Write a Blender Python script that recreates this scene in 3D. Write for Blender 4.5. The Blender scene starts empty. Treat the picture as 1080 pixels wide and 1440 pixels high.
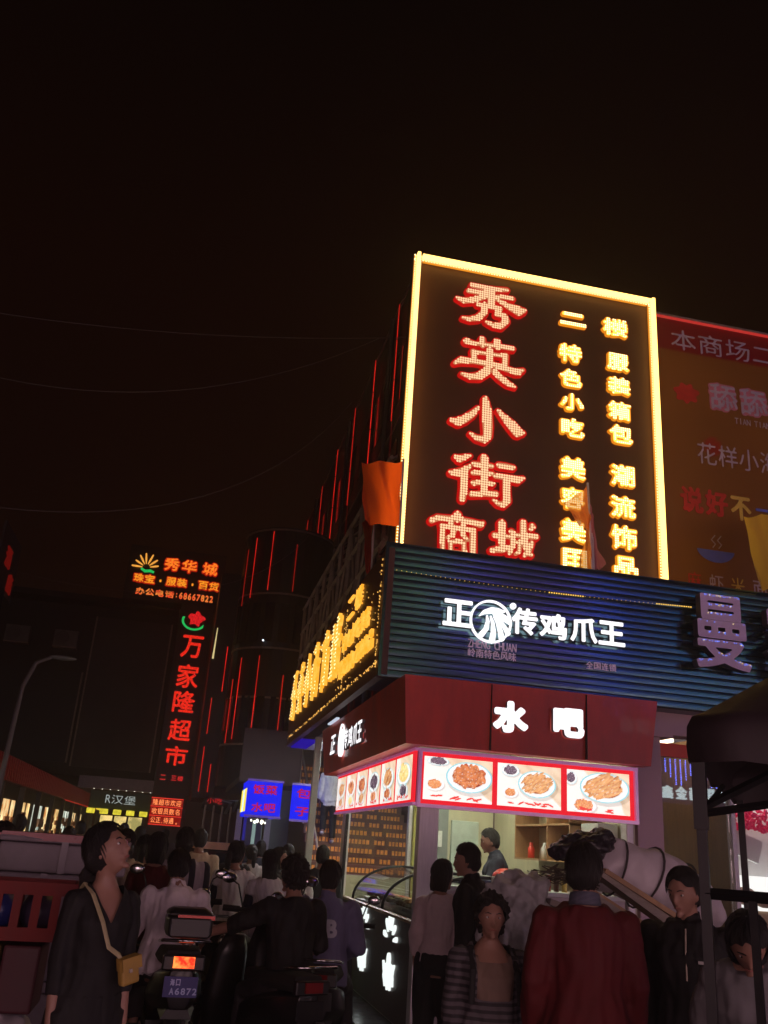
import bpy, bmesh, math, random
import numpy as np
from mathutils import Vector, Matrix, noise as mnoise
R = math.radians
rnd = random.Random(7)
SC = bpy.context.scene
COL = SC.collection

# ---------------------------------------------------------------- camera
cam_d = bpy.data.cameras.new('camera'); cam = bpy.data.objects.new('camera', cam_d); COL.objects.link(cam)
cam_d.sensor_fit = 'VERTICAL'; cam_d.sensor_height = 36.0; cam_d.lens = 31.25
cam_d.clip_start = 0.05; cam_d.clip_end = 400
Mx = ((0.97406435, 0.1385576, 0.17888666), (-0.21591136, 0.33267974, 0.91799046), (0.06768259, -0.93280544, 0.35396763))
rot = Matrix(((Mx[0][0], -Mx[0][1], -Mx[0][2]), (Mx[1][0], -Mx[1][1], -Mx[1][2]), (Mx[2][0], -Mx[2][1], -Mx[2][2])))
cam.matrix_world = Matrix.Translation((0, 0, 1.62)) @ rot.to_4x4()
SC.camera = cam
# ---------------------------------------------------------------- night sky over the town
W = bpy.data.worlds.new('World'); SC.world = W; W.use_nodes = True
nt = W.node_tree; nt.nodes.clear()
wo = nt.nodes.new('ShaderNodeOutputWorld'); bg = nt.nodes.new('ShaderNodeBackground')
tc = nt.nodes.new('ShaderNodeTexCoord'); sx = nt.nodes.new('ShaderNodeSeparateXYZ'); rp = nt.nodes.new('ShaderNodeValToRGB')
nt.links.new(tc.outputs['Generated'], sx.inputs[0]); nt.links.new(sx.outputs['Z'], rp.inputs[0])
rp.color_ramp.elements[0].position = 0.0; rp.color_ramp.elements[0].color = (.0050, .0016, .0009, 1); e_ = rp.color_ramp.elements.new(.55); e_.color = (.0044, .0011, .0004, 1)
rp.color_ramp.elements[2].position = 0.85; rp.color_ramp.elements[2].color = (.0010, .0005, .0003, 1)
nt.links.new(rp.outputs[0], bg.inputs[0]); bg.inputs[1].default_value = 1.0
nt.links.new(bg.outputs[0], wo.inputs[0])
SC.view_settings.view_transform = 'Standard'; SC.view_settings.look = 'None'
SC.view_settings.exposure = 0.0; SC.view_settings.gamma = 1.0; SC.view_settings.use_curve_mapping = False
SC.cycles.use_denoising = True; SC.cycles.max_bounces = 6; SC.cycles.diffuse_bounces = 3; SC.cycles.glossy_bounces = 3
SC.cycles.transmission_bounces = 6; SC.cycles.transparent_max_bounces = 10
SC.cycles.sample_clamp_indirect = 4.0; SC.cycles.caustics_reflective = False; SC.cycles.caustics_refractive = False

# ---------------------------------------------------------------- helpers
def tag(o, label=None, cat=None, group=None, kind=None):
    if label: o['label'] = label
    if cat: o['category'] = cat
    if group: o['group'] = group
    if kind: o['kind'] = kind
    return o
def empty(name, loc, label=None, cat=None, group=None, rz=0.0, kind=None):
    o = bpy.data.objects.new(name, None); COL.objects.link(o)
    o.location = loc; o.rotation_euler = (0, 0, rz); o.empty_display_size = .2
    return tag(o, label, cat, group, kind)
def wloc(p):
    v = Vector((0, 0, 0))
    while p is not None:
        v = v + Vector(p.location); p = p.parent
    return v
def copy_tree(o, parent=None):
    kids = list(o.children)
    c = o.copy(); COL.objects.link(c)
    if parent is not None: c.parent = parent
    for ch in kids: copy_tree(ch, c)
    return c

MATS = {}
def mat(name, col, rough=.6, metal=0., var=.18, scale=6., bump=0., spec=.5, trans=0., coat=0., stretch=None, emis=None, alpha=None):
    if name in MATS: return MATS[name]
    m = bpy.data.materials.new(name); m.use_nodes = True; MATS[name] = m
    n = m.node_tree.nodes; l = m.node_tree.links; b = n['Principled BSDF']
    b.inputs['Roughness'].default_value = rough; b.inputs['Metallic'].default_value = metal
    b.inputs['Specular IOR Level'].default_value = spec
    b.inputs['Coat Weight'].default_value = coat; b.inputs['Transmission Weight'].default_value = trans
    t = n.new('ShaderNodeTexCoord'); mp = n.new('ShaderNodeMapping'); l.new(t.outputs['Object'], mp.inputs[0])
    if stretch: mp.inputs['Scale'].default_value = stretch
    nz = n.new('ShaderNodeTexNoise'); nz.inputs['Scale'].default_value = scale; nz.inputs['Detail'].default_value = 6; nz.inputs['Roughness'].default_value = .65
    l.new(mp.outputs[0], nz.inputs['Vector'])
    mr = n.new('ShaderNodeMapRange'); mr.inputs[1].default_value = .25; mr.inputs[2].default_value = .75
    mr.inputs[3].default_value = 1 - var; mr.inputs[4].default_value = 1 + var
    l.new(nz.outputs[0], mr.inputs[0])
    mx = n.new('ShaderNodeVectorMath'); mx.operation = 'SCALE'; mx.inputs[0].default_value = col[:3]
    l.new(mr.outputs[0], mx.inputs['Scale']); l.new(mx.outputs[0], b.inputs['Base Color'])
    mr2 = n.new('ShaderNodeMapRange'); mr2.inputs[3].default_value = max(.02, rough * .8); mr2.inputs[4].default_value = min(1, rough * 1.2)
    l.new(nz.outputs[0], mr2.inputs[0]); l.new(mr2.outputs[0], b.inputs['Roughness'])
    if bump:
        bp = n.new('ShaderNodeBump'); bp.inputs['Strength'].default_value = bump; bp.inputs['Distance'].default_value = .01
        nz2 = n.new('ShaderNodeTexNoise'); nz2.inputs['Scale'].default_value = scale * 4; nz2.inputs['Detail'].default_value = 5
        l.new(mp.outputs[0], nz2.inputs['Vector']); l.new(nz2.outputs[0], bp.inputs['Height']); l.new(bp.outputs[0], b.inputs['Normal'])
    if emis:
        b.inputs['Emission Color'].default_value = (*emis[:3], 1); b.inputs['Emission Strength'].default_value = emis[3]
    if alpha is not None: b.inputs['Alpha'].default_value = alpha
    return m
def em(name, col, s, sampled=True):
    if name in MATS: return MATS[name]
    m = bpy.data.materials.new(name); m.use_nodes = True; MATS[name] = m
    n = m.node_tree.nodes; n.clear(); e = n.new('ShaderNodeEmission'); o = n.new('ShaderNodeOutputMaterial')
    e.inputs[0].default_value = (*col, 1); e.inputs[1].default_value = s; m.node_tree.links.new(e.outputs[0], o.inputs[0])
    m.cycles.emission_sampling = 'AUTO' if sampled else 'NONE'
    return m
def em_var(name, c1, c2, s, scale=6., sampled=True):
    if name in MATS: return MATS[name]
    m = em(name, c1, s, sampled); n = m.node_tree.nodes; l = m.node_tree.links
    e = [k for k in n if k.type == 'EMISSION'][0]
    t = n.new('ShaderNodeTexCoord'); nz = n.new('ShaderNodeTexNoise'); nz.inputs['Scale'].default_value = scale; nz.inputs['Detail'].default_value = 4
    l.new(t.outputs['Object'], nz.inputs['Vector']); r = n.new('ShaderNodeValToRGB')
    r.color_ramp.elements[0].position = .35; r.color_ramp.elements[0].color = (*c1, 1)
    r.color_ramp.elements[1].position = .65; r.color_ramp.elements[1].color = (*c2, 1)
    l.new(nz.outputs[0], r.inputs[0]); l.new(r.outputs[0], e.inputs[0])
    return m
def glass(name, tint=(1, 1, 1), rough=.02, base=.06, fresnel=True):
    if name in MATS: return MATS[name]
    m = bpy.data.materials.new(name); m.use_nodes = True; MATS[name] = m
    n = m.node_tree.nodes; l = m.node_tree.links; n.clear()
    o = n.new('ShaderNodeOutputMaterial'); mix = n.new('ShaderNodeMixShader'); tr = n.new('ShaderNodeBsdfTransparent'); gl = n.new('ShaderNodeBsdfGlossy')
    fr = n.new('ShaderNodeFresnel'); fr.inputs[0].default_value = 1.5; ad = n.new('ShaderNodeMath'); ad.operation = 'ADD'; ad.inputs[1].default_value = base; ad.use_clamp = True
    gl.inputs['Roughness'].default_value = rough; tr.inputs[0].default_value = (*tint, 1)
    if fresnel: l.new(fr.outputs[0], ad.inputs[0])
    else: ad.inputs[0].default_value = 0.
    if 1: l.new(ad.outputs[0], mix.inputs[0]); l.new(tr.outputs[0], mix.inputs[1]); l.new(gl.outputs[0], mix.inputs[2]); l.new(mix.outputs[0], o.inputs[0])
    return m

class MB:
    def __init__(s): s.v = []; s.f = []; s.mi = []
    def add(s, V, F, mi=0):
        b = len(s.v); s.v += [tuple(map(float, p)) for p in V]; s.f += [tuple(b + i for i in f) for f in F]; s.mi += [mi] * len(F); return s
    def box(s, c, d, rz=0., rx=0., ry=0., mi=0):
        M = Matrix.Rotation(rz, 3, 'Z') @ Matrix.Rotation(ry, 3, 'Y') @ Matrix.Rotation(rx, 3, 'X')
        V = [Vector(c) + M @ Vector((x * d[0] / 2, y * d[1] / 2, z * d[2] / 2)) for x in (-1, 1) for y in (-1, 1) for z in (-1, 1)]
        return s.add(V, [(0, 1, 3, 2), (4, 6, 7, 5), (0, 4, 5, 1), (2, 3, 7, 6), (0, 2, 6, 4), (1, 5, 7, 3)], mi)
    def bb(s, x0, x1, y0, y1, z0, z1, mi=0):
        return s.box(((x0 + x1) / 2, (y0 + y1) / 2, (z0 + z1) / 2), (abs(x1 - x0), abs(y1 - y0), abs(z1 - z0)), mi=mi)
    def loft(s, rings, closed=True, cap=True, mi=0):
        n = len(rings[0]); V = [p for r in rings for p in r]; F = []
        for i in range(len(rings) - 1):
            for j in range(n if closed else n - 1):
                k = (j + 1) % n; F.append((i * n + j, i * n + k, (i + 1) * n + k, (i + 1) * n + j))
        if cap: F.append(tuple(range(n - 1, -1, -1))); F.append(tuple((len(rings) - 1) * n + j for j in range(n)))
        return s.add(V, F, mi)
    def tube(s, pts, rad, n=10, flat=1., side=None, round_ends=False, mi=0):
        P = [Vector(p) for p in pts]; r = list(rad) if hasattr(rad, '__len__') else [rad] * len(P)
        if round_ends:
            d0 = (P[0] - P[1]).normalized(); d1 = (P[-1] - P[-2]).normalized()
            P = [P[0] + d0 * r[0] * .9, P[0] + d0 * r[0] * .55] + P + [P[-1] + d1 * r[-1] * .55, P[-1] + d1 * r[-1] * .9]
            r = [r[0] * .4, r[0] * .82] + r + [r[-1] * .82, r[-1] * .4]
        rings = []; ref = Vector(side) if side else None
        for i, p in enumerate(P):
            t = (P[min(i + 1, len(P) - 1)] - P[max(i - 1, 0)]).normalized()
            if ref is None:
                a = Vector((0, 0, 1)) if abs(t.z) < .9 else Vector((1, 0, 0)); ref = t.cross(a).normalized()
            u = (ref - t * ref.dot(t)).normalized(); ref = u; w = t.cross(u)
            rings.append([p + u * (r[i] * math.cos(2 * math.pi * k / n)) + w * (r[i] * flat * math.sin(2 * math.pi * k / n)) for k in range(n)])
        return s.loft(rings, mi=mi)
    def bar(s, a, b, w, h=None, mi=0):
        return s.tube([a, b], [w * .7071] * 2, n=4, flat=(h or w) / w, side=None, mi=mi)
    def ell(s, c, r, n=14, m=9, M=None, mi=0):
        c = Vector(c); V = []; F = []
        for i in range(m + 1):
            th = math.pi * i / m
            for j in range(n):
                ph = 2 * math.pi * j / n
                p = Vector((r[0] * math.sin(th) * math.cos(ph), r[1] * math.sin(th) * math.sin(ph), r[2] * math.cos(th)))
                V.append(c + (M @ p if M else p))
        for i in range(m):
            for j in range(n):
                k = (j + 1) % n; F.append((i * n + j, (i + 1) * n + j, (i + 1) * n + k, i * n + k))
        return s.add(V, F, mi)
    def mesh(s, name):
        me = bpy.data.meshes.new(name); me.from_pydata(s.v, [], s.f); me.update(); return me
    def build(s, name, m, parent=None, world=True, smooth=False, loc=None):
        if world and parent is not None:
            o = wloc(parent); s.v = [(x - o.x, y - o.y, z - o.z) for x, y, z in s.v]
        me = s.mesh(name)
        for mm in (m if isinstance(m, (list, tuple)) else [m]): me.materials.append(mm)
        if any(s.mi): me.polygons.foreach_set('material_index', s.mi)
        if smooth: me.polygons.foreach_set('use_smooth', [True] * len(me.polygons))
        o = bpy.data.objects.new(name, me); COL.objects.link(o); o.parent = parent
        if loc is not None: o.location = loc
        return o
def bevel(o, w=.01, seg=2):
    b = o.modifiers.new('bevel', 'BEVEL'); b.width = w; b.segments = seg; b.limit_method = 'ANGLE'; return o
def inst(mesh, name, parent, loc, rot=None, mats=None):
    o = bpy.data.objects.new(name, mesh); COL.objects.link(o); o.parent = parent
    o.location = Vector(loc) - wloc(parent) if parent else loc
    if rot: o.rotation_euler = rot
    return o
def root_mesh(o, label, cat, group=None, kind=None): return tag(o, label, cat, group, kind)

# ------------------------------------------------ lettering: glyph outlines as signed distances
_TS = bpy.data.scenes.new('workbench')      # small scene used only to evaluate text and remesh modifiers quickly
def evaluate(o):
    _TS.collection.objects.link(o)
    with bpy.context.temp_override(scene=_TS, view_layer=_TS.view_layers[0]):
        dg = bpy.context.evaluated_depsgraph_get(); dg.update(); me = bpy.data.meshes.new_from_object(o.evaluated_get(dg))
    bpy.data.objects.remove(o); return me
_G = {}
def glyph(ch):
    if ch in _G: return _G[ch]
    cu = bpy.data.curves.new('glyph', 'FONT'); cu.body = ch; cu.resolution_u = 3
    me = evaluate(bpy.data.objects.new('glyph', cu))
    V = np.array([v.co[:2] for v in me.vertices]); cnt = {}
    for p in me.polygons:
        for e in p.edge_keys: cnt[e] = cnt.get(e, 0) + 1
    S = np.array([[V[a], V[b]] for (a, b), c in cnt.items() if c == 1])
    bpy.data.curves.remove(cu); bpy.data.meshes.remove(me)
    lo = S.reshape(-1, 2).min(0); hi = S.reshape(-1, 2).max(0); d = np.maximum(hi - lo, 1e-3)
    _G[ch] = ((S - (lo + hi) / 2) / d, d); return _G[ch]
def F_glyph(ch, w, h, dil=0., shear=0.):
    S = glyph(ch)[0] * np.array([w - 2 * dil, h - 2 * dil])
    S = S.copy(); S[:, :, 0] += shear * S[:, :, 1]
    A = S[:, 0]; D = S[:, 1] - A; L = (D ** 2).sum(1) + 1e-12
    def F(P):
        out = np.empty(len(P))
        for i in range(0, len(P), 4096):
            p = P[i:i + 4096]; q = p[:, None] - A[None]
            t = np.clip((q * D).sum(2) / L, 0, 1); dd = np.sqrt(((q - t[..., None] * D) ** 2).sum(2)).min(1)
            y0 = A[:, 1]; y1 = S[:, 1, 1]; yy = p[:, 1:2]
            c = (y0 > yy) != (y1 > yy); xi = A[:, 0] + (yy - y0) / np.where(y1 == y0, 1e-9, y1 - y0) * D[:, 0]
            ins = ((c & (p[:, 0:1] < xi)).sum(1) % 2) == 1
            out[i:i + 4096] = np.where(ins, -dd, dd) - dil
        return out
    return F
def F_strokes(ST, scale=1., cx=0., cz=0., sx=1., thin=0.):
    segs = []
    for s in ST:
        for a, b in zip(s[:-1], s[1:]): segs.append((a, b))
    def F(P):
        o = np.full(len(P), 9.)
        for a, b in segs:
            A = np.array([(a[0] - cx) * scale * sx, (a[1] - cz) * scale]); B = np.array([(b[0] - cx) * scale * sx, (b[1] - cz) * scale])
            D = B - A; t = np.clip(((P - A) @ D) / (D @ D + 1e-12), 0, 1)
            d = np.sqrt(((P - A - t[:, None] * D) ** 2).sum(1)) - ((a[2] + (b[2] - a[2]) * t) * scale - thin)
            o = np.minimum(o, d)
        return o
    return F
FR = {'F': (Vector((1, 0, 0)), Vector((0, 0, 1)), Vector((0, -1, 0))), 'L': (Vector((0, -1, 0)), Vector((0, 0, 1)), Vector((-1, 0, 0))),
      'B': (Vector((-1, 0, 0)), Vector((0, 0, 1)), Vector((0, 1, 0))), 'R': (Vector((0, 1, 0)), Vector((0, 0, 1)), Vector((1, 0, 0)))}
def sdf_poly(mb, F, w, h, cell, org, fr, depth=.02, iso=0., mi=0, fill=True):
    """outline the region F<iso as raised plate: front face on org plane + depth"""
    U, V_, N = FR[fr] if isinstance(fr, str) else fr; org = Vector(org)
    nx = max(4, int(math.ceil(w / cell)) + 2); nz = max(4, int(math.ceil(h / cell)) + 2)
    xs = (np.arange(nx + 1) - nx / 2) * cell; zs = (np.arange(nz + 1) - nz / 2) * cell
    G = F(np.stack(np.meshgrid(xs, zs, indexing='ij'), -1).reshape(-1, 2)).reshape(nx + 1, nz + 1) - iso
    idx = {}; verts = []; faces = []
    def P(key, u, v):
        k = idx.get(key)
        if k is None: k = len(verts) // 1; idx[key] = k; verts.append((u, v))
        return k
    rim = []
    for i in range(nx):
        for j in range(nz):
            c = ((i, j), (i + 1, j), (i + 1, j + 1), (i, j + 1)); g = [G[a] for a in c]
            if min(g) >= 0: continue
            poly = []; cr = []
            for k in range(4):
                a, b = c[k], c[(k + 1) % 4]; ga, gb = g[k], g[(k + 1) % 4]
                if ga < 0: poly.append(P(a, xs[a[0]], zs[a[1]]))
                if (ga < 0) != (gb < 0):
                    t = ga / (ga - gb); key = (min(a, b), max(a, b), 'e')
                    q = P(key, xs[a[0]] + t * (xs[b[0]] - xs[a[0]]), zs[a[1]] + t * (zs[b[1]] - zs[a[1]])); poly.append(q); cr.append(len(poly) - 1)
            if len(poly) >= 3: faces.append(tuple(poly))
            for q in cr:
                r = (q + 1) % len(poly)
                if r in cr: rim.append((poly[q], poly[r]))
    n = len(verts)
    if n == 0: return
    front = [org + U * u + V_ * v + N * depth for u, v in verts]; Vv = list(front); Ff = list(faces)
    if depth > 0:
        Vv += [org + U * u + V_ * v for u, v in verts]; Ff += [(b, a, a + n, b + n) for a, b in rim]
    mb.add(Vv, Ff, mi)
def dots(mb, F, w, h, pitch, org, fr, off, r, lim, jit=0., mi=0):
    U, V_, N = FR[fr] if isinstance(fr, str) else fr; org = Vector(org)
    nx = int(w / pitch / 2) + 1; nz = int(h / pitch / 2) + 1
    pts = np.array([(i * pitch, j * pitch) for i in range(-nx, nx + 1) for j in range(-nz, nz + 1)], float)
    pts = pts[F(pts) < lim]
    for u, v in pts: bulb(mb, org + U * u + V_ * v + N * off, U, V_, N, r, mi)
def bulb(mb, p, U, V_, N, r, mi=0):
    k = .7; mb.add([p + U * r, p + (U + V_) * r * k, p + V_ * r, p + (V_ - U) * r * k, p - U * r, p - (U + V_) * r * k, p - V_ * r, p + (U - V_) * r * k, p + N * r * .9],
                   [(i, (i + 1) % 8, 8) for i in range(8)], mi)
def text_line(s, w, h, org, fr, m, parent, name='lettering', dil=0., cell=None, depth=.012, gap=.08, label=None):
    """one line of words as one raised part, spread over width w"""
    adv = [.45 if (c.isascii() and c not in ' ') else (.4 if c in ' ·' else 1.) for c in s]
    tot = sum(adv); U, V_, N = FR[fr] if isinstance(fr, str) else fr; x = -w / 2; mb = MB(); cell = cell or h / 22
    for c, a in zip(s, adv):
        cw = w * a / tot
        if c not in ' ':
            d = glyph(c)[1]; gh = h * min(1., d[1] / .92 if not c.isascii() else d[1] / .74); gw = cw * (1 - gap) * min(1., d[0] / (.92 if not c.isascii() else .5))
            gh = max(gh, h * .12); gw = max(gw, h * .1)
            oz = 0
            if c in '、,。.': oz = -h * .38
            sdf_poly(mb, F_glyph(c, gw, gh, dil), gw * 1.15, gh * 1.15, cell, Vector(org) + U * (x + cw / 2) + V_ * oz, fr, depth)
        x += cw
    o = mb.build(name, m, parent)
    if label: o['label'] = label
    return o

# ------------------------------------------------ flat print: a finely divided sheet with a colour per vertex
def print_mat(name, strength=None):
    if name in MATS: return MATS[name]
    m = bpy.data.materials.new(name); m.use_nodes = True; MATS[name] = m; n = m.node_tree.nodes; l = m.node_tree.links
    at = n.new('ShaderNodeAttribute'); at.attribute_name = 'Col'; b = n['Principled BSDF']; b.inputs['Roughness'].default_value = .35
    l.new(at.outputs['Color'], b.inputs['Base Color'])
    if strength: l.new(at.outputs['Color'], b.inputs['Emission Color']); b.inputs['Emission Strength'].default_value = strength
    return m
def print_sheet(name, w, h, nx, nz, paint, org, fr, m, parent):
    U, V_, N = FR[fr]; xs = (np.arange(nx + 1) / nx); zs = (np.arange(nz + 1) / nz)
    X, Z = np.meshgrid(xs, zs, indexing='ij'); C = paint(X, Z, w / h)
    org = Vector(org) - (wloc(parent) if parent else Vector((0, 0, 0)))
    u = np.array(U)[None] * ((X.ravel() - .5) * w)[:, None] + np.array(V_)[None] * ((Z.ravel() - .5) * h)[:, None] + np.array(org)[None]
    i, j = np.meshgrid(np.arange(nx), np.arange(nz), indexing='ij'); a = (i * (nz + 1) + j).ravel()
    F = np.stack([a, a + nz + 1, a + nz + 2, a + 1], 1)
    me = bpy.data.meshes.new(name); me.from_pydata(u.tolist(), [], F.tolist()); me.update()
    ca = me.color_attributes.new('Col', 'FLOAT_COLOR', 'POINT')
    C = np.concatenate([np.clip(C.reshape(-1, 3), 0, 1), np.ones((C.shape[0] * C.shape[1], 1))], 1).astype(np.float32)
    ca.data.foreach_set('color', C.ravel()); me.materials.append(m)
    o = bpy.data.objects.new(name, me); COL.objects.link(o); o.parent = parent; return o
def vnoise(X, Y, s, seed):
    r = np.random.RandomState(seed); g = r.rand(64, 64); x = X * s; y = Y * s
    i = np.floor(x).astype(int); j = np.floor(y).astype(int); f = x - i; k = y - j; f = f * f * (3 - 2 * f); k = k * k * (3 - 2 * k)
    a = g[i % 64, j % 64]; b = g[(i + 1) % 64, j % 64]; c = g[i % 64, (j + 1) % 64]; d = g[(i + 1) % 64, (j + 1) % 64]
    return (a * (1 - f) + b * f) * (1 - k) + (c * (1 - f) + d * f) * k
def food(seed, dishes, red=.5, blobs=150):
    """printed dish photo; dishes = (u, v, rx, ry, kind)"""
    def paint(X, Z, asp):
        r = np.random.RandomState(seed); C = np.ones(X.shape + (3,)) * np.array([.86, .66, .46])
        g = .5 + .5 * np.sin((X * asp * .6 + Z) * 22 + 3 * vnoise(X, Z, 5, seed)); C *= (1 - .16 * g * (X > .2))[..., None]
        C[...] += (.12 * (vnoise(X, Z, 4, seed + 1) - .4))[..., None]
        w = X + Z * .8 < .85 + .3 * vnoise(X, Z, 3, seed); C[w] = C[w] * .3 + np.array([.95, .95, .93]) * .7
        for (u, v, rx, ry, kind) in dishes:
            dx = (X - u) / rx; dz = (Z - v) / ry; d = np.sqrt(dx * dx + dz * dz)
            sh = np.sqrt((dx - .08) ** 2 + (dz + .18) ** 2) < 1.05; C[sh] *= .72
            C[d < 1] = (.30, .66, .72) if kind != 'bowl' else (.85, .85, .88)
            C[d < .93] = (.95, .96, .94); C[(d < .78)] = (.82, .84, .80)
            pal = {'stew': ((.42, .09, .03), (.78, .32, .12), (.30, .05, .02)), 'claw': ((.52, .20, .06), (.82, .48, .22), (.38, .12, .04)),
                   'bowl': ((.60, .18, .06), (.80, .40, .16), (.4, .1, .05)), 'bean': ((.08, .05, .07), (.22, .15, .2), (.04, .03, .05)), 'soup': ((.85, .62, .2), (.95, .8, .42), (.8, .35, .12))}[kind]
            C[d < .68] = pal[2] if kind != 'soup' else pal[0]
            for b in range(blobs):
                a = r.rand() * 6.28; q = math.sqrt(r.rand()) * .66; bu = u + rx * q * math.cos(a); bv = v + ry * (q * math.sin(a) + .10)
                lw = rx * (.06 + .10 * r.rand()); lh = lw * asp * (.55 + .3 * r.rand()); th = r.rand() * 3.14 if kind != 'claw' else .3 + .5 * r.rand()
                if kind == 'claw': lw *= 1.9; lh *= .7
                ex = (X - bu) * asp; ez = (Z - bv); e1 = (ex * math.cos(th) + ez * math.sin(th)) / (lw * asp); e2 = (-ex * math.sin(th) + ez * math.cos(th)) / lh
                e = np.sqrt(e1 ** 2 + e2 ** 2); k = e < 1; base = np.array(pal[0]) * (1 - b / blobs * .5) + np.array(pal[1]) * (b / blobs * .6)
                sh2 = (.45 + .75 * np.clip(.5 - e2 * .5 + .2, 0, 1))[k][:, None]; C[k] = base * sh2
                k2 = np.sqrt((e1 + .2) ** 2 + (e2 - .35) ** 2) < .25; C[k2] = np.minimum(1, C[k2] * 1.0 + .35)
        for b in range(9):     # loose chillies at the foot
            bu = .1 + .75 * r.rand(); bv = .05 + .06 * r.rand(); th = r.rand() * 1. - .5
            ex = (X - bu) * asp; ez = Z - bv; e1 = (ex * math.cos(th) + ez * math.sin(th)) / .09; e2 = (-ex * math.sin(th) + ez * math.cos(th)) / .022
            k = e1 ** 2 + e2 ** 2 < 1; C[k] = (.75, .05, .04)
        return C
    return paint
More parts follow.
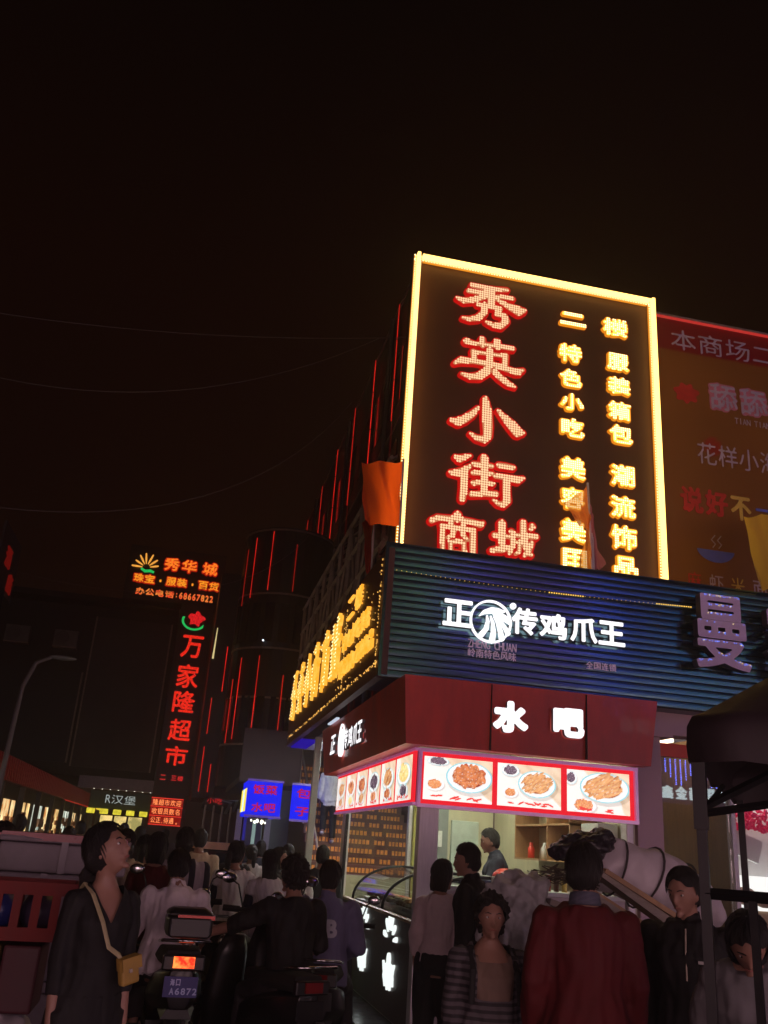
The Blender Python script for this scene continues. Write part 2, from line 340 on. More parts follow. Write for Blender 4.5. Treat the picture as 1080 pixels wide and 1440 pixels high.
# character strokes: (x, z, radius) in metres on the board
BIG={"xiu":[[[2.524,7.911,0.025],[2.731,7.901,0.03],[2.956,7.938,0.023]],
[[2.768,7.905,0.036],[2.767,7.772,0.045],[2.766,7.673,0.039]],
[[2.481,7.822,0.024],[2.703,7.833,0.026]],
[[2.844,7.825,0.02],[3.032,7.829,0.021]],
[[2.704,7.8,0.03],[2.56,7.72,0.036],[2.431,7.676,0.033],[2.352,7.695,0.015]],
[[2.823,7.784,0.016],[2.972,7.717,0.037],[3.106,7.676,0.06],[3.168,7.692,0.03]],
[[2.603,7.66,0.018],[2.767,7.67,0.024],[2.873,7.655,0.033],[2.842,7.578,0.03]],
[[2.835,7.573,0.021],[2.93,7.577,0.03],[2.955,7.508,0.039],[2.89,7.425,0.035],[2.802,7.417,0.027],[2.711,7.445,0.014]],
[[2.693,7.674,0.033],[2.682,7.566,0.037],[2.612,7.481,0.036],[2.512,7.441,0.027],[2.429,7.443,0.015]]],"ying":[[[2.479,7.139,0.033],[2.58,7.128,0.02],[2.78,7.144,0.021],[3.044,7.148,0.024]],
[[2.671,7.201,0.032],[2.678,7.115,0.027]],
[[2.851,7.202,0.036],[2.856,7.127,0.03]],
[[2.569,7.02,0.03],[2.587,6.902,0.034]],
[[2.569,7.015,0.024],[2.755,7.025,0.019],[2.942,7.033,0.021]],
[[2.956,7.039,0.033],[2.952,6.91,0.031]],
[[2.765,7.074,0.036],[2.77,6.906,0.035]],
[[2.353,6.829,0.016],[2.432,6.88,0.037],[2.588,6.894,0.028],[2.787,6.894,0.033],[2.945,6.873,0.033],[3.082,6.847,0.033],[3.173,6.889,0.018]],
[[3.082,6.844,0.033],[3.133,6.844,0.021]],
[[2.761,6.889,0.039],[2.733,6.787,0.043],[2.65,6.713,0.042],[2.538,6.684,0.03],[2.439,6.704,0.013]],
[[2.832,6.801,0.036],[2.905,6.738,0.036],[2.992,6.682,0.031],[3.076,6.651,0.012]]],"xiao":[[[2.729,6.431,0.029],[2.754,6.278,0.054],[2.766,6.102,0.055],[2.77,5.985,0.045],[2.73,5.928,0.04],[2.647,5.933,0.029],[2.567,5.976,0.012]],
[[2.643,6.306,0.017],[2.582,6.218,0.036],[2.502,6.142,0.041],[2.422,6.094,0.044],[2.347,6.098,0.021]],
[[2.884,6.313,0.016],[2.959,6.239,0.036],[3.044,6.162,0.055],[3.116,6.086,0.057],[3.184,6.088,0.021]]],"jie":[[[2.412,5.666,0.019],[2.46,5.65,0.039],[2.519,5.681,0.024],[2.581,5.708,0.012]],
[[2.369,5.473,0.023],[2.446,5.48,0.04],[2.512,5.524,0.032],[2.572,5.573,0.023]],
[[2.513,5.499,0.036],[2.519,5.318,0.035],[2.508,5.189,0.032]],
[[2.736,5.702,0.04],[2.749,5.291,0.029]],
[[2.628,5.613,0.027],[2.739,5.617,0.027],[2.828,5.62,0.023]],
[[2.615,5.509,0.025],[2.742,5.527,0.025],[2.84,5.53,0.02]],
[[2.624,5.39,0.027],[2.745,5.42,0.024],[2.84,5.41,0.023]],
[[2.605,5.254,0.025],[2.749,5.284,0.029],[2.883,5.299,0.029]],
[[2.911,5.645,0.028],[2.992,5.646,0.029],[3.075,5.643,0.024]],
[[2.874,5.51,0.025],[3.001,5.513,0.025],[3.125,5.501,0.035],[3.188,5.535,0.016]],
[[2.996,5.505,0.036],[3.002,5.337,0.039],[3.013,5.244,0.04],[2.974,5.188,0.029],[2.913,5.193,0.024],[2.855,5.227,0.012]]],"shang":[[[2.463,4.997,0.035],[2.465,4.941,0.029]],
[[2.18,4.89,0.027],[2.246,4.931,0.03],[2.468,4.948,0.026],[2.626,4.937,0.028],[2.717,4.921,0.033],[2.748,4.948,0.015]],
[[2.393,4.903,0.027],[2.406,4.841,0.019]],
[[2.534,4.921,0.024],[2.511,4.856,0.016]],
[[2.295,4.849,0.023],[2.471,4.85,0.021],[2.643,4.845,0.023]],
[[2.302,4.847,0.023],[2.316,4.535,0.024]],
[[2.636,4.842,0.032],[2.645,4.567,0.032]],
[[2.433,4.829,0.025],[2.416,4.76,0.025],[2.359,4.725,0.015]],
[[2.505,4.839,0.015],[2.533,4.776,0.025],[2.584,4.728,0.015]],
[[2.39,4.677,0.02],[2.471,4.701,0.024],[2.55,4.692,0.018]],
[[2.394,4.677,0.021],[2.405,4.56,0.021]],
[[2.543,4.691,0.021],[2.55,4.574,0.024]],
[[2.398,4.572,0.019],[2.55,4.578,0.019]]],"cheng":[[[2.958,4.969,0.039],[2.965,4.69,0.031]],
[[2.878,4.825,0.028],[2.962,4.83,0.027],[3.035,4.827,0.02]],
[[2.849,4.653,0.021],[2.965,4.677,0.035],[3.071,4.718,0.021]],
[[3.067,4.89,0.027],[3.108,4.858,0.021],[3.216,4.86,0.027],[3.348,4.872,0.027]],
[[3.077,4.881,0.024],[3.086,4.747,0.025],[3.052,4.649,0.021]],
[[3.198,5.011,0.033],[3.209,4.845,0.04],[3.224,4.753,0.031],[3.259,4.675,0.029],[3.296,4.656,0.016]],
[[3.303,4.988,0.029],[3.289,4.949,0.018]],
[[3.298,4.797,0.024],[3.272,4.706,0.023],[3.219,4.639,0.017]],
[[3.11,4.784,0.017],[3.163,4.785,0.019]],
[[3.163,4.785,0.02],[3.158,4.677,0.02],[3.116,4.644,0.015]]]}
# ------------------------------------------------ materials
m_asph = mat('asphalt', (.085, .08, .08), .55, var=.35, scale=3., bump=.5)
m_pave = mat('paving', (.16, .15, .15), .6, var=.2, scale=5., bump=.3)
m_dark = mat('dark_render_wall', (.035, .025, .022), .8, var=.3, scale=1.5, bump=.2)
m_mall = mat('mall_cladding', (.022, .018, .018), .45, metal=.0, var=.25, scale=.8, bump=.05)
m_board = mat('sign_board', (.12, .042, .010), .6, var=.2, scale=1.2)
m_steel = mat('galvanised_steel', (.42, .35, .28), .5, metal=.3, var=.3, scale=9., bump=.1)
m_slat = mat('teal_ribbed_metal', (.12, .21, .24), .19, metal=.85, var=.3, scale=2.2, stretch=(.5, 1, 5), bump=.10)
m_redp = mat('red_lacquered_panel', (.74, .055, .035), .42, var=.24, scale=2.4, coat=.15, stretch=(1.6, 1.6, .5), bump=.04)
m_alu = mat('brushed_aluminium', (.72, .68, .70), .42, metal=.25, var=.12, scale=12., stretch=(6, 6, .5))
m_pink = mat('pale_pink_render', (.60, .42, .47), .6, var=.08, scale=2.)
m_cream = mat('cream_panel', (.55, .52, .36), .6, var=.12, scale=2., stretch=(4, 4, .4))
m_white = mat('white_panel', (.72, .74, .70), .45, var=.08, scale=3.)
m_grey = mat('grey_panel', (.22, .25, .24), .6, var=.15, scale=3.)
m_wood = mat('light_wood', (.40, .23, .11), .5, var=.25, scale=3., stretch=(6, 6, .8))
m_floor = mat('tiled_floor', (.30, .28, .25), .35, var=.15, scale=4.)
m_brown = mat('brown_cladding', (.10, .055, .03), .6, var=.3, scale=1.5)
m_black = mat('black_metal', (.012, .011, .012), .4, metal=.3, var=.3, scale=10.)
m_pole = mat('white_painted_steel', (.55, .55, .50), .5, var=.15, scale=5.)
m_glass = glass('clear_glass', (.93, .96, .95), .015, .03)
m_mirror = glass('shop_glass', (.9, .92, .93), .01, .16)
m_dk_glass = mat('dark_window_glass', (.01, .011, .014), .12, var=.2, scale=3., coat=.5)
e_redp = em_var('red_bloom_plate', (1., .010, .008), (.80, .006, .006), .62, 5.)  # red bloom round the big characters, drawn as a wider glowing plate
e_cream = em('cream_led', (1., .64, .36), 1.3, False)
e_amb = em_var('amber_letter_face', (1., .52, .06), (1., .62, .10), 1.9, 12.)
e_ambl = em('amber_led', (1., .88, .46), 2.6, False)
e_rim = em('amber_bloom_rim', (1., .30, .01), .85)  # orange bloom round the small characters, drawn as a glowing plate
e_strip = em('amber_light_strip', (1., .64, .16), 3.3)
e_rim2 = em('border_bloom', (1., .34, .02), .95)  # orange bloom along the light border, drawn as a glowing bar
e_white = em('white_letter_face', (1., .97, 1.), 1.35)
e_redn = em_var('red_neon_tube', (1., .018, .012), (.55, .008, .006), .95, 2.)
e_redd = em('dim_red_neon_tube', (1., .02, .012), .30)
e_redled = em_var('red_led_face', (1., .03, .01), (.55, .01, .008), 1.15, 16.)
e_org = em_var('orange_led_face', (1., .42, .02), (1., .20, .015), 1.15, 14.)
e_grn = em('green_led_face', (.02, .62, .12), .9)
e_side = em_var('warm_led_face', (1., .50, .07), (1., .36, .02), 1.35, 10.)

# ------------------------------------------------ ground
g = MB(); n = 60
xs = [-30 + 60 * i / n for i in range(n + 1)]; ys = [-12 + 72 * i / n for i in range(n + 1)]
V = [(x, y, 0.) for x in xs for y in ys]; g.add(V, [(i * (n + 1) + j, (i + 1) * (n + 1) + j, (i + 1) * (n + 1) + j + 1, i * (n + 1) + j + 1) for i in range(n) for j in range(n)])
tag(g.build('ground', m_asph), 'dark wet looking asphalt of the market street', kind='structure')
pv = MB().bb(-3.4, -2.3, 2, 45, 0, .12); tag(bevel(pv.build('pavement', m_pave)), 'raised pavement along the left market stalls', kind='structure')

hz = MB().bb(-31, 31, -13, 61, -1, 15); vm = bpy.data.materials.new('night_air'); vm.use_nodes = True; vn = vm.node_tree.nodes; vn.clear()
vp_ = vn.new('ShaderNodeVolumePrincipled'); vo_ = vn.new('ShaderNodeOutputMaterial'); vp_.inputs['Color'].default_value = (.9, .86, .84, 1); vp_.inputs['Density'].default_value = .0065; vp_.inputs['Anisotropy'].default_value = .65
vm.node_tree.links.new(vp_.outputs[0], vo_.inputs['Volume']); tag(hz.build('haze', vm), 'faint humid night air over the street', kind='stuff')
# ------------------------------------------------ the single storey corner block and roof slab
blk = empty('corner_building', (6.5, 12, 0), 'low corner building whose dark roof carries the tall glowing sign', 'building')
MB().bb(4.9, 14, 13.2, 13.4, 0, 4.4).bb(13.8, 14, 9.4, 13.2, 0, 4.4).build('wall', m_dark, blk)
MB().bb(1.75, 14, 8.62, 16, 4.30, 4.42).build('roof', m_dark, blk)
MB().bb(2.0, 14, 8.30, 16, 3.16, 3.22).build('ceiling', mat('grey_soffit', (.34, .34, .40), .5, var=.1, scale=2.), blk)
MB().bb(4.40, 14, 8.60, 8.85, 2.93, 3.155).bb(4.40, 4.9, 8.6, 8.85, 2.90, 2.93).build('lintel', m_pink, blk)
MB().bb(4.50, 4.78, 8.66, 9.0, 0, 2.90).build('pillar', m_pink, blk)
MB().bb(4.30, 4.42, 8.22, 8.60, 2.86, 3.15).build('end_cap', mat('dark_red_panel', (.10, .012, .012), .45), blk)
MB().bb(4.64, 4.77, 12.5, 21.2, 0, 4.3).build('stair_wall', m_brown, blk)
# shop interior behind the glass on the right
MB().bb(4.8, 13.8, 9.0, 13.2, 0, .12).build('shop_floor', m_floor, blk)
MB().bb(4.80, 5.9, 11.4, 11.5, .12, 3.1).build('partition', m_wood, blk)
for k, x in enumerate((5.05, 5.34, 5.62)):
    MB().bb(x, x + .24, 11.30, 11.38, .9, 2.05).build('shelf_bay', m_wood, blk)
    MB().bb(x - .035, x - .005, 11.28, 11.30, .9, 2.05).build('light_tube', em('warm_tube', (1., .9, .5), 1.6), blk)
MB().bb(5.90, 5.98, 9.3, 11.5, .12, 3.1).build('partition', m_wood, blk)
MB().bb(5.98, 13.6, 12.2, 12.3, .12, 3.1).build('shop_back_wall', m_white, blk)
MB().bb(6.6, 8.4, 10.0, 10.5, 3.04, 3.10).build('ceiling_light', em('cool_shop_light', (1., .97, .92), 3.2), blk)
MB().bb(4.95, 5.7, 10.0, 10.4, 3.06, 3.12).build('ceiling_light', em('warm_shop_light', (1., .78, .52), 4.), blk)

gw = empty('shopfront_panel', (5.4, 9.2, .12), 'tall shop window that mirrors a blue lit sign, right of the pink pillar', 'window')
MB().bb(4.80, 5.86, 9.195, 9.205, .45, 2.78).build('pane', m_mirror, gw)
MB().bb(4.80, 5.86, 9.16, 9.24, 2.78, 2.92).build('header', m_redp, gw)
MB().bb(4.80, 5.86, 9.16, 9.24, .12, .45).build('sill', m_alu, gw)
MB().bb(5.86, 5.91, 9.15, 9.25, .12, 2.92).build('mullion', m_alu, gw)

cb = empty('display_cabinet', (6.9, 10.1, .12), 'bright white display cabinet heaped with crimson flowers behind the black tent', 'cabinet')
MB().bb(6.18, 8.2, 10.0, 10.5, .12, 1.25).build('base', mat('pale_wood_base', (.45, .33, .2), .5), cb)
MB().bb(6.18, 8.2, 9.98, 10.5, 1.25, 1.62).build('lit_shelf', em('lit_shelf_white', (1., .98, .95), 1.1), cb)
MB().bb(6.18, 8.2, 10.3, 10.5, 1.62, 2.62).build('back_panel', m_white, cb)
MB().bb(6.18, 8.2, 9.95, 10.5, 2.50, 2.58).build('lit_top', em('lit_top_white', (1., .95, .92), 2.0), cb)
MB().bb(6.10, 6.2, 9.9, 10.4, .9, 2.5).build('red_banner', mat('red_cloth', (.5, .02, .03), .7), cb)
b = MB().box((6.62, 10.12, 1.95), (.42, .06, .26), ry=R(18)); b.build('tray', m_white, cb)
MB().ell((6.40, 10.1, 1.69), (.07, .07, .05)).build('bowl', m_white, cb, smooth=True)
MB().ell((6.50, 10.0, 1.40), (.16, .1, .1)).ell((6.75, 10.0, 1.37), (.15, .1, .09)).build('bread_loaf', mat('bread', (.5, .34, .25), .7, bump=.3), cb, smooth=True)
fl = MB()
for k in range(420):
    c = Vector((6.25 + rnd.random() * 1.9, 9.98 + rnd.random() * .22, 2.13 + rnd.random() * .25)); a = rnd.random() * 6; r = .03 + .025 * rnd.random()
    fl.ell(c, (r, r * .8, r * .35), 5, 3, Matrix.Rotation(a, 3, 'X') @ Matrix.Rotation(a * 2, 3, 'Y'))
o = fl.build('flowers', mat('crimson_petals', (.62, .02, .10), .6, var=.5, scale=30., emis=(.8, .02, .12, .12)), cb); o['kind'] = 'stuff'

# ------------------------------------------------ ribbed teal fascia, front
fa = empty('sign_fascia', (5.4, 8.2, 3.14), 'wide dark teal ribbed metal fascia under the tall sign', 'fascia')
XL, XR, Z0, Z1 = 1.66, 9.4, 3.14, 4.46
MB().bb(XL + .01, XR, 8.235, 8.29, Z0, Z1).build('backing', m_dark, fa)
ns = 19; ph = (Z1 - Z0) / ns; prof = [(0, .0), (-.012, .002), (-.0190, ph * .08), (-.0206, ph * .35), (-.0214, ph * .62), (-.0206, ph * .90), (-.010, ph * .965), (0, ph * .975)]
s = MB(); s.loft([[(x, y, z) for y, z in prof] for x in (XL, XR)]); sm = s.mesh('slat'); sm.materials.append(m_slat)
for k in range(ns): inst(sm, 'slat', fa, (0, 8.236 + .002 * rnd.random(), Z0 + k * ph + .002 * rnd.random()), (R(rnd.uniform(-.9, .9)), 0, 0))
MB().bb(XL - .0, XR, 8.2, 8.62, Z1, Z1 + .018).build('cap_strip', m_slat, fa)
MB().bb(XL - .01, XL + .02, 8.20, 8.24, Z0, Z1 + .02).build('corner_trim', m_slat, fa)
rl = MB()  # glowing dots imitate a yellow reflection line on the fascia
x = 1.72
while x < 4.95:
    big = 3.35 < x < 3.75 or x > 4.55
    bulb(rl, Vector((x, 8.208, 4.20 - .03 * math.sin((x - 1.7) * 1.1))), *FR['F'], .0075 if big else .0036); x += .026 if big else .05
rl.build('reflected_glints', em('glint_gold', (1., .55, .1), 1.6, False), fa)

def chan_letter(ch, w, h, org, fr, m_face, parent, dil=0., depth=.05, m_side=None, label=None, cell=None, shear=0.):
    mb = MB(); F = F_glyph(ch, w, h, dil, shear); sdf_poly(mb, F, w * (1.08 + abs(shear)), h * 1.08, cell or min(w, h) / 40, org, fr, depth)
    ms = m_side or m_face; N = FR[fr][2]
    for i, f in enumerate(mb.f):      # side walls get the return colour
        if len(f) == 4:
            P = [Vector(mb.v[q]) for q in f]; nn = (P[1] - P[0]).cross(P[2] - P[0])
            if nn.length > 0 and abs(nn.normalized().dot(N)) < .5: mb.mi[i] = 1
    o = mb.build('letter', [m_face, ms], parent)
    if label: o['label'] = label
    return o
m_ret = mat('letter_return', (.25, .25, .28), .4, metal=.4)
def brand_mark(cx, cz, r, org3, fr, parent, sx=1.):
    """ring with the head and tail feathers of a bird"""
    U, V_, N = FR[fr]; o3 = Vector(org3)
    mb = MB(); F = lambda P: np.abs(np.sqrt((P[:, 0] / sx) ** 2 + P[:, 1] ** 2) - r) - r * .045
    sdf_poly(mb, F, r * 2.3 * sx, r * 2.3, r / 26, o3, fr, .03)
    mb.build('ring', [e_white], parent)
    q = 1 / 98.; S = lambda L, t=.74: [[((x - 318) * q, (138 - y) * q, w * q * t) for x, y, w in s] for s in L]
    top = S([[(262, 116, 3), (285, 96, 13), (320, 84, 19), (352, 84, 17), (384, 84, 5)], [(340, 98, 16), (380, 106, 11), (408, 114, 3)], [(352, 108, 13), (392, 124, 11), (414, 140, 5)]])
    fe = S([[(298, 112, 3), (303, 140, 10), (296, 175, 15), (272, 208, 17)], [(316, 112, 3), (328, 145, 9), (332, 190, 15), (326, 228, 18)], [(333, 112, 3), (352, 140, 9), (366, 180, 14), (374, 214, 17)], [(348, 118, 3), (372, 140, 9), (392, 165, 12), (404, 186, 15)]])
    Ft = F_strokes(top, r, 0, 0, sx); mb = MB(); sdf_poly(mb, Ft, r * 2.3 * sx, r * 2.3, r / 30, o3, fr, .035); mb.build('bird_head', e_white, parent)
    for f in fe:
        mb = MB(); sdf_poly(mb, F_strokes([f], r, 0, 0, sx), r * 2.3 * sx, r * 2.3, r / 30, o3, fr, .032); mb.build('tail_feather', e_white, parent)
ls = empty('lit_shop_name', (3.3, 8.2, 3.6), 'white glowing shop name with a bird in a ring on the teal fascia', 'sign')
for ch, cx, cz, w, h in (('正', 2.39, 3.815, .31, .27), ('传', 3.075, 3.815, .27, .27), ('鸡', 3.375, 3.80, .29, .26), ('爪', 3.70, 3.80, .29, .25), ('王', 4.00, 3.80, .29, .25)):
    chan_letter(ch, w, h, (cx, 8.17, cz), 'F', e_white, ls, .010, .05, m_ret)
brand_mark(0, 0, .205, (2.735, 8.17, 3.78), 'F', ls)
mb = MB(); sdf_poly(mb, lambda P: np.abs(np.sqrt((P ** 2).sum(1)) - .026) - .006, .1, .1, .005, (2.965, 8.17, 3.965), 'F', .02)
sdf_poly(mb, F_glyph('R', .024, .03, .002), .03, .036, .002, (2.965, 8.17, 3.965), 'F', .02); mb.build('registered_mark', e_white, ls)
m_dimp = mat('glowing_pink_letters', (.62, .48, .60), .5, emis=(.6, .38, .55, .22))  # emission lifts these unlit letters above their own colour
text_line('ZHENG CHUAN', .50, .085, (2.76, 8.17, 3.545), 'F', m_dimp, ls, 'small_lettering')
text_line('岭南特色风味', .50, .085, (2.76, 8.17, 3.455), 'F', m_dimp, ls, 'small_lettering')
text_line('全国连锁', .33, .075, (3.90, 8.17, 3.463), 'F', m_dimp, ls, 'small_lettering')

mk = empty('unlit_letters_sign', (5.3, 8.15, 3.5), 'big purple plastic letters with scattered blue and yellow bulbs on the fascia at right', 'sign')
m_purp = mat('lilac_plastic', (.78, .62, .88), .35, var=.1, scale=4.)
for ch, cx, w in (('曼', 5.17, .62), ('容', 5.98, .62), ('美', 6.8, .62)):
    o = chan_letter(ch, w, .78, (cx, 8.10, 3.93), 'F', m_purp, mk, .014, .09, mat('letter_side_dark', (.06, .04, .08), .4))
    d = MB(); F = F_glyph(ch, w, .78, .014); r2 = random.Random(3)
    for k in range(1600):
        u, v = (r2.random() - .5) * w * 1.05, (r2.random() - .5) * .82
        f = F(np.array([[u, v]]))[0]
        if -.022 < f < -.003 and F(np.array([[u, v + .03]]))[0] > 0: bulb(d, Vector((cx + u, 8.007, 3.93 + v)), *FR['F'], .0055, 0 if r2.random() < .82 else 1)
    d.build('bulbs', [em('blue_bulb', (.15, .25, 1.), 1.3, False), em('yellow_bulb', (1., .85, .3), 1.2, False)], o)['kind'] = 'stuff'

# ------------------------------------------------ side fascia over the stairs

sf = empty('side_sign', (1.66, 12, 3.16), 'long dark side sign of warm glowing characters running down the alley', 'sign')
m_sboard = mat('side_board', (.10, .035, .02), .5, var=.3, scale=2.)
MB().bb(1.66, 1.74, 8.20, 15.75, 3.16, 4.42).build('board', m_sboard, sf)
BIGN = {}
for k, st in BIG.items():
    P = np.array([p for s_ in st for p in s_]); lo = (P[:, :2] - P[:, 2:]).min(0); hi = (P[:, :2] + P[:, 2:]).max(0); BIGN[k] = (st, (lo + hi) / 2, hi - lo)
def big_F(k, w, h, thin=0.):
    st, c, d = BIGN[k]; sc = h / d[1]
    return F_strokes(st, sc, c[0], c[1], (w / d[0]) / sc, thin)
hs = [('xiu', 15.08, 3.92), ('ying', 14.25, 3.93), ('xiao', 13.42, 3.93), ('jie', 12.58, 3.94), ('shang', 11.72, 3.92), ('cheng', 10.86, 3.93)]
for k, y, z in hs:
    mb = MB(); F = big_F(k, .66, .86, .021); sdf_poly(mb, F, .85, 1.0, .022, (1.655, y, z), 'L', .04)
    o = mb.build('letter', e_side, sf); d = MB(); dots(d, F, .8, 1., .05, (1.655, y, z), 'L', .043, .015, -.012); d.build('bulbs', em('side_led', (1., .80, .36), 1.7, False), o)['kind'] = 'stuff'
for txt, y0, z, p, h in (('二楼', 9.75, 4.23, .50, .26), ('特色', 10.08, 3.86, .34, .22), ('小吃美容', 9.30, 3.87, .27, .24), ('服装箱包', 10.0, 3.56, .24, .22), ('潮流饰品', 8.98, 3.57, .24, .22)):
    for i, ch in enumerate(txt):
        y = y0 - (i - (len(txt) - 1) / 2) * p
        mb = MB(); F = F_glyph(ch, p * .80, h * .92, .0); sdf_poly(mb, F, p, h * 1.1, .012, (1.655, y, z), 'L', .03); mb.build('letter', e_side, sf)
d = MB(); r2 = random.Random(5); z = 3.25  # scattered glowing dots stand for reflected sparkle on the side board
for k in range(330):
    a = r2.random()
    if a < .45: y, zz = 8.3 + 7.3 * r2.random(), 3.27 + .03 * r2.random()
    elif a < .62: y, zz = 8.34 + .05 * r2.random(), 3.25 + 1.1 * r2.random()
    elif a < .8: y, zz = 8.3 + 2.6 * r2.random(), 3.35 + .9 * r2.random()
    else: y, zz = 10.3 + .02 * r2.random(), 3.3 + r2.random()
    bulb(d, Vector((1.652, y, zz)), *FR['L'], .006 + .006 * r2.random())
d.build('border_sparkle', em('amber_spark', (1., .5, .1), 1.3, False), sf)['kind'] = 'stuff'
MB().bb(1.80, 1.84, 11.4, 12.1, 3.13, 3.15).build('tube_light', em('cool_tube', (.75, .82, 1.), .8), sf)
MB().bb(1.72, 1.98, 14.2, 15.6, 3.13, 3.15).build('blue_tube', em('blue_tube', (.06, .02, 1.), .28), sf)

# roof frame of steel lattice behind the side sign
fr_ = empty('steel_frame', (2.0, 12.5, 4.42), 'rusty steel lattice frame standing on the roof behind the side sign', 'frame')
ysf = [9.4 + .82 * i for i in range(10)]
for xx, zt in ((1.86, 5.9), (2.35, 6.6)):
    for y in ysf: MB().bar((xx, y, 4.42), (xx, y, zt), .05).build('post', m_steel, fr_)
    for z in (4.9, 5.4, 5.9, 6.35):
        if z <= zt: MB().bar((xx, 9.3, z), (xx, 17.0, z), .045).build('rail', m_steel, fr_)
for i, y in enumerate(ysf[:-1]):
    MB().bar((1.86, y, 4.5 + (i % 2) * 1.35), (1.86, y + .82, 4.5 + ((i + 1) % 2) * 1.35), .035).build('brace', m_steel, fr_)
    MB().bar((2.35, y, 4.9), (2.35, y + .82, 6.3), .035).build('brace', m_steel, fr_)
    MB().bar((1.86, y, 5.88), (2.35, y, 6.35), .035).build('brace', m_steel, fr_)
for k in range(4): MB().bar((2.35 + k * .1, 9.0 + k * .2, 6.55), (1.84, 9.3 + k * .3, 4.5), .03).build('brace', m_steel, fr_)

# ------------------------------------------------ the tall sign
YS = 8.55
bs = empty('rooftop_sign', (3.35, YS, 4.44), 'tall upright board of glowing characters inside a bright amber light border', 'sign')
MB().bb(1.82, 4.88, YS + .03, YS + .22, 4.44, 8.20).build('board', m_board, bs)
x0, x1, zt = 1.815, 4.885, 8.205
for a, b in (((x0 + .04, 4.44), (x0 + .04, zt)), ((x0, zt - .04), (x1, zt - .04)), ((x1 - .04, 4.44), (x1 - .04, zt))):
    hor = a[1] == b[1]
    if hor: MB().bb(a[0] + .10, b[0] - .10, YS - .0, YS + .03, zt - .082, zt + .002).build('strip_bloom', e_rim2, bs); f_ = MB().bb(a[0] + .085, b[0] - .085, YS - .07, YS - .002, zt - .058, zt - .022)
    else: MB().bb(a[0] - .042, a[0] + .042, YS - .0, YS + .03, 4.44, zt + .002).build('strip_bloom', e_rim2, bs); f_ = MB().bb(a[0] - .018, a[0] + .018, YS - .07, YS - .002, 4.44, zt - .003)
    o = f_.build('light_strip', e_strip, bs)
    d = MB(); L = (b[0] - a[0]) if hor else (zt - 4.44); k = 0
    while k * .034 < L:
        for t in (-.032, .032):
            p = Vector((a[0] + k * .034, YS - .004, zt - .04 + t)) if hor else Vector((a[0] + t, YS - .004, 4.44 + k * .034))
            bulb(d, p, *FR['F'], .009)
        k += 1
    d.build('bulbs', e_ambl, o)['kind'] = 'stuff'
for k, st in BIG.items():
    (_, c, dd) = BIGN[k]; org = (c[0], YS + .03, c[1]); F = F_strokes(st, 1., c[0], c[1])
    mb = MB(); sdf_poly(mb, F, dd[0] + .1, dd[1] + .1, .011, org, 'F', .045, iso=.024)
    o = mb.build('character', e_redp, bs)
    mb = MB(); sdf_poly(mb, F, dd[0] + .02, dd[1] + .02, .011, (org[0], org[1] - .045, org[2]), 'F', .008, iso=.004)
    mb.build('led_tray', em('cream_tray', (1., .34, .15), .62), o)
    d = MB(); dots(d, F, dd[0], dd[1], .0285, (org[0], org[1] - .045, org[2]), 'F', .009,   .0128, .001); d.build('led_dots', e_cream, o)['kind'] = 'stuff'
sm_ = [('二', 3.802, 7.712, .36, .19), ('特', 3.767, 7.239, .31, .27), ('色', 3.773, 6.906, .30, .25), ('小', 3.78, 6.589, .32, .24), ('吃', 3.786, 6.261, .31, .26), ('美', 3.786, 5.759, .33, .30),
       ('容', 3.783, 5.392, .31, .29), ('美', 3.784, 5.015, .32, .30), ('甲', 3.798, 4.655, .30, .32), ('楼', 4.35, 7.711, .36, .27), ('服', 4.374, 7.235, .31, .25), ('装', 4.378, 6.914, .31, .25),
       ('箱', 4.374, 6.584, .31, .26), ('包', 4.384, 6.282, .32, .26), ('潮', 4.391, 5.763, .32, .29), ('流', 4.384, 5.38, .33, .29), ('饰', 4.385, 5.017, .34, .31), ('品', 4.396, 4.665, .31, .29)]
for ch, cx, cz, w, h in sm_:
    w *= .90; h *= .90; F = F_glyph(ch, w, h, .011); mb = MB(); sdf_poly(mb, F, w * 1.25, h * 1.25, .0095, (cx, YS + .03, cz), 'F', .03, iso=.014)
    o = mb.build('character', e_rim, bs)
    mb = MB(); sdf_poly(mb, F, w * 1.12, h * 1.12, .0085, (cx, YS, cz), 'F', .012); mb.build('lit_face', e_amb, o)
    d = MB(); dots(d, F, w, h, .026, (cx, YS, cz), 'F', .013, .0105, -.004); d.build('led_dots', e_ambl, o)['kind'] = 'stuff'

# ------------------------------------------------ printed banner wall on the right
bn = empty('printed_banner', (7.2, 9.0, 4.42), 'huge brown and red printed banner wall right of the tall sign', 'banner')
def ban(X, Z, asp):
    C = np.ones(X.shape + (3,)) * np.array([.32, .125, .022]); C *= (.9 + .25 * vnoise(X * asp, Z, 5, 3))[..., None]
    C[Z > .885] = (.34, .02, .02); d = (X - .17) ** 2 * asp * asp + (Z - .55) ** 2; C[d < .0009] = (.45, .05, .02); return C
print_sheet('print', 4.4, 3.86, 80, 90, ban, (5.10 + 2.2, 8.985, 4.44 + 1.93), 'F', print_mat('banner_print'), bn)
MB().bb(5.1, 9.5, 8.99, 9.1, 4.42, 8.30).build('panel', m_dark, bn)
MB().bb(5.1, 9.5, 8.95, 8.98, 8.305, 8.325).build('neon_tube', em('pinkish_neon', (1., .06, .05), .5), bn)
MB().bb(5.1, 9.5, 8.95, 8.99, 8.335, 8.36).build('rail', m_steel, bn)
m_bw = mat('print_pale_lilac', (.62, .52, .58), .6); m_bp = mat('print_pink', (.75, .25, .30), .6); m_br = mat('print_red', (.70, .05, .03), .6); m_by = mat('print_yellow', (.85, .60, .10), .6); m_bb = mat('print_blue', (.16, .20, .70), .6)
text_line('本商场二', 1.55, .30, (6.10, 8.98, 8.02), 'F', m_bw, bn, 'print_line', depth=.006)
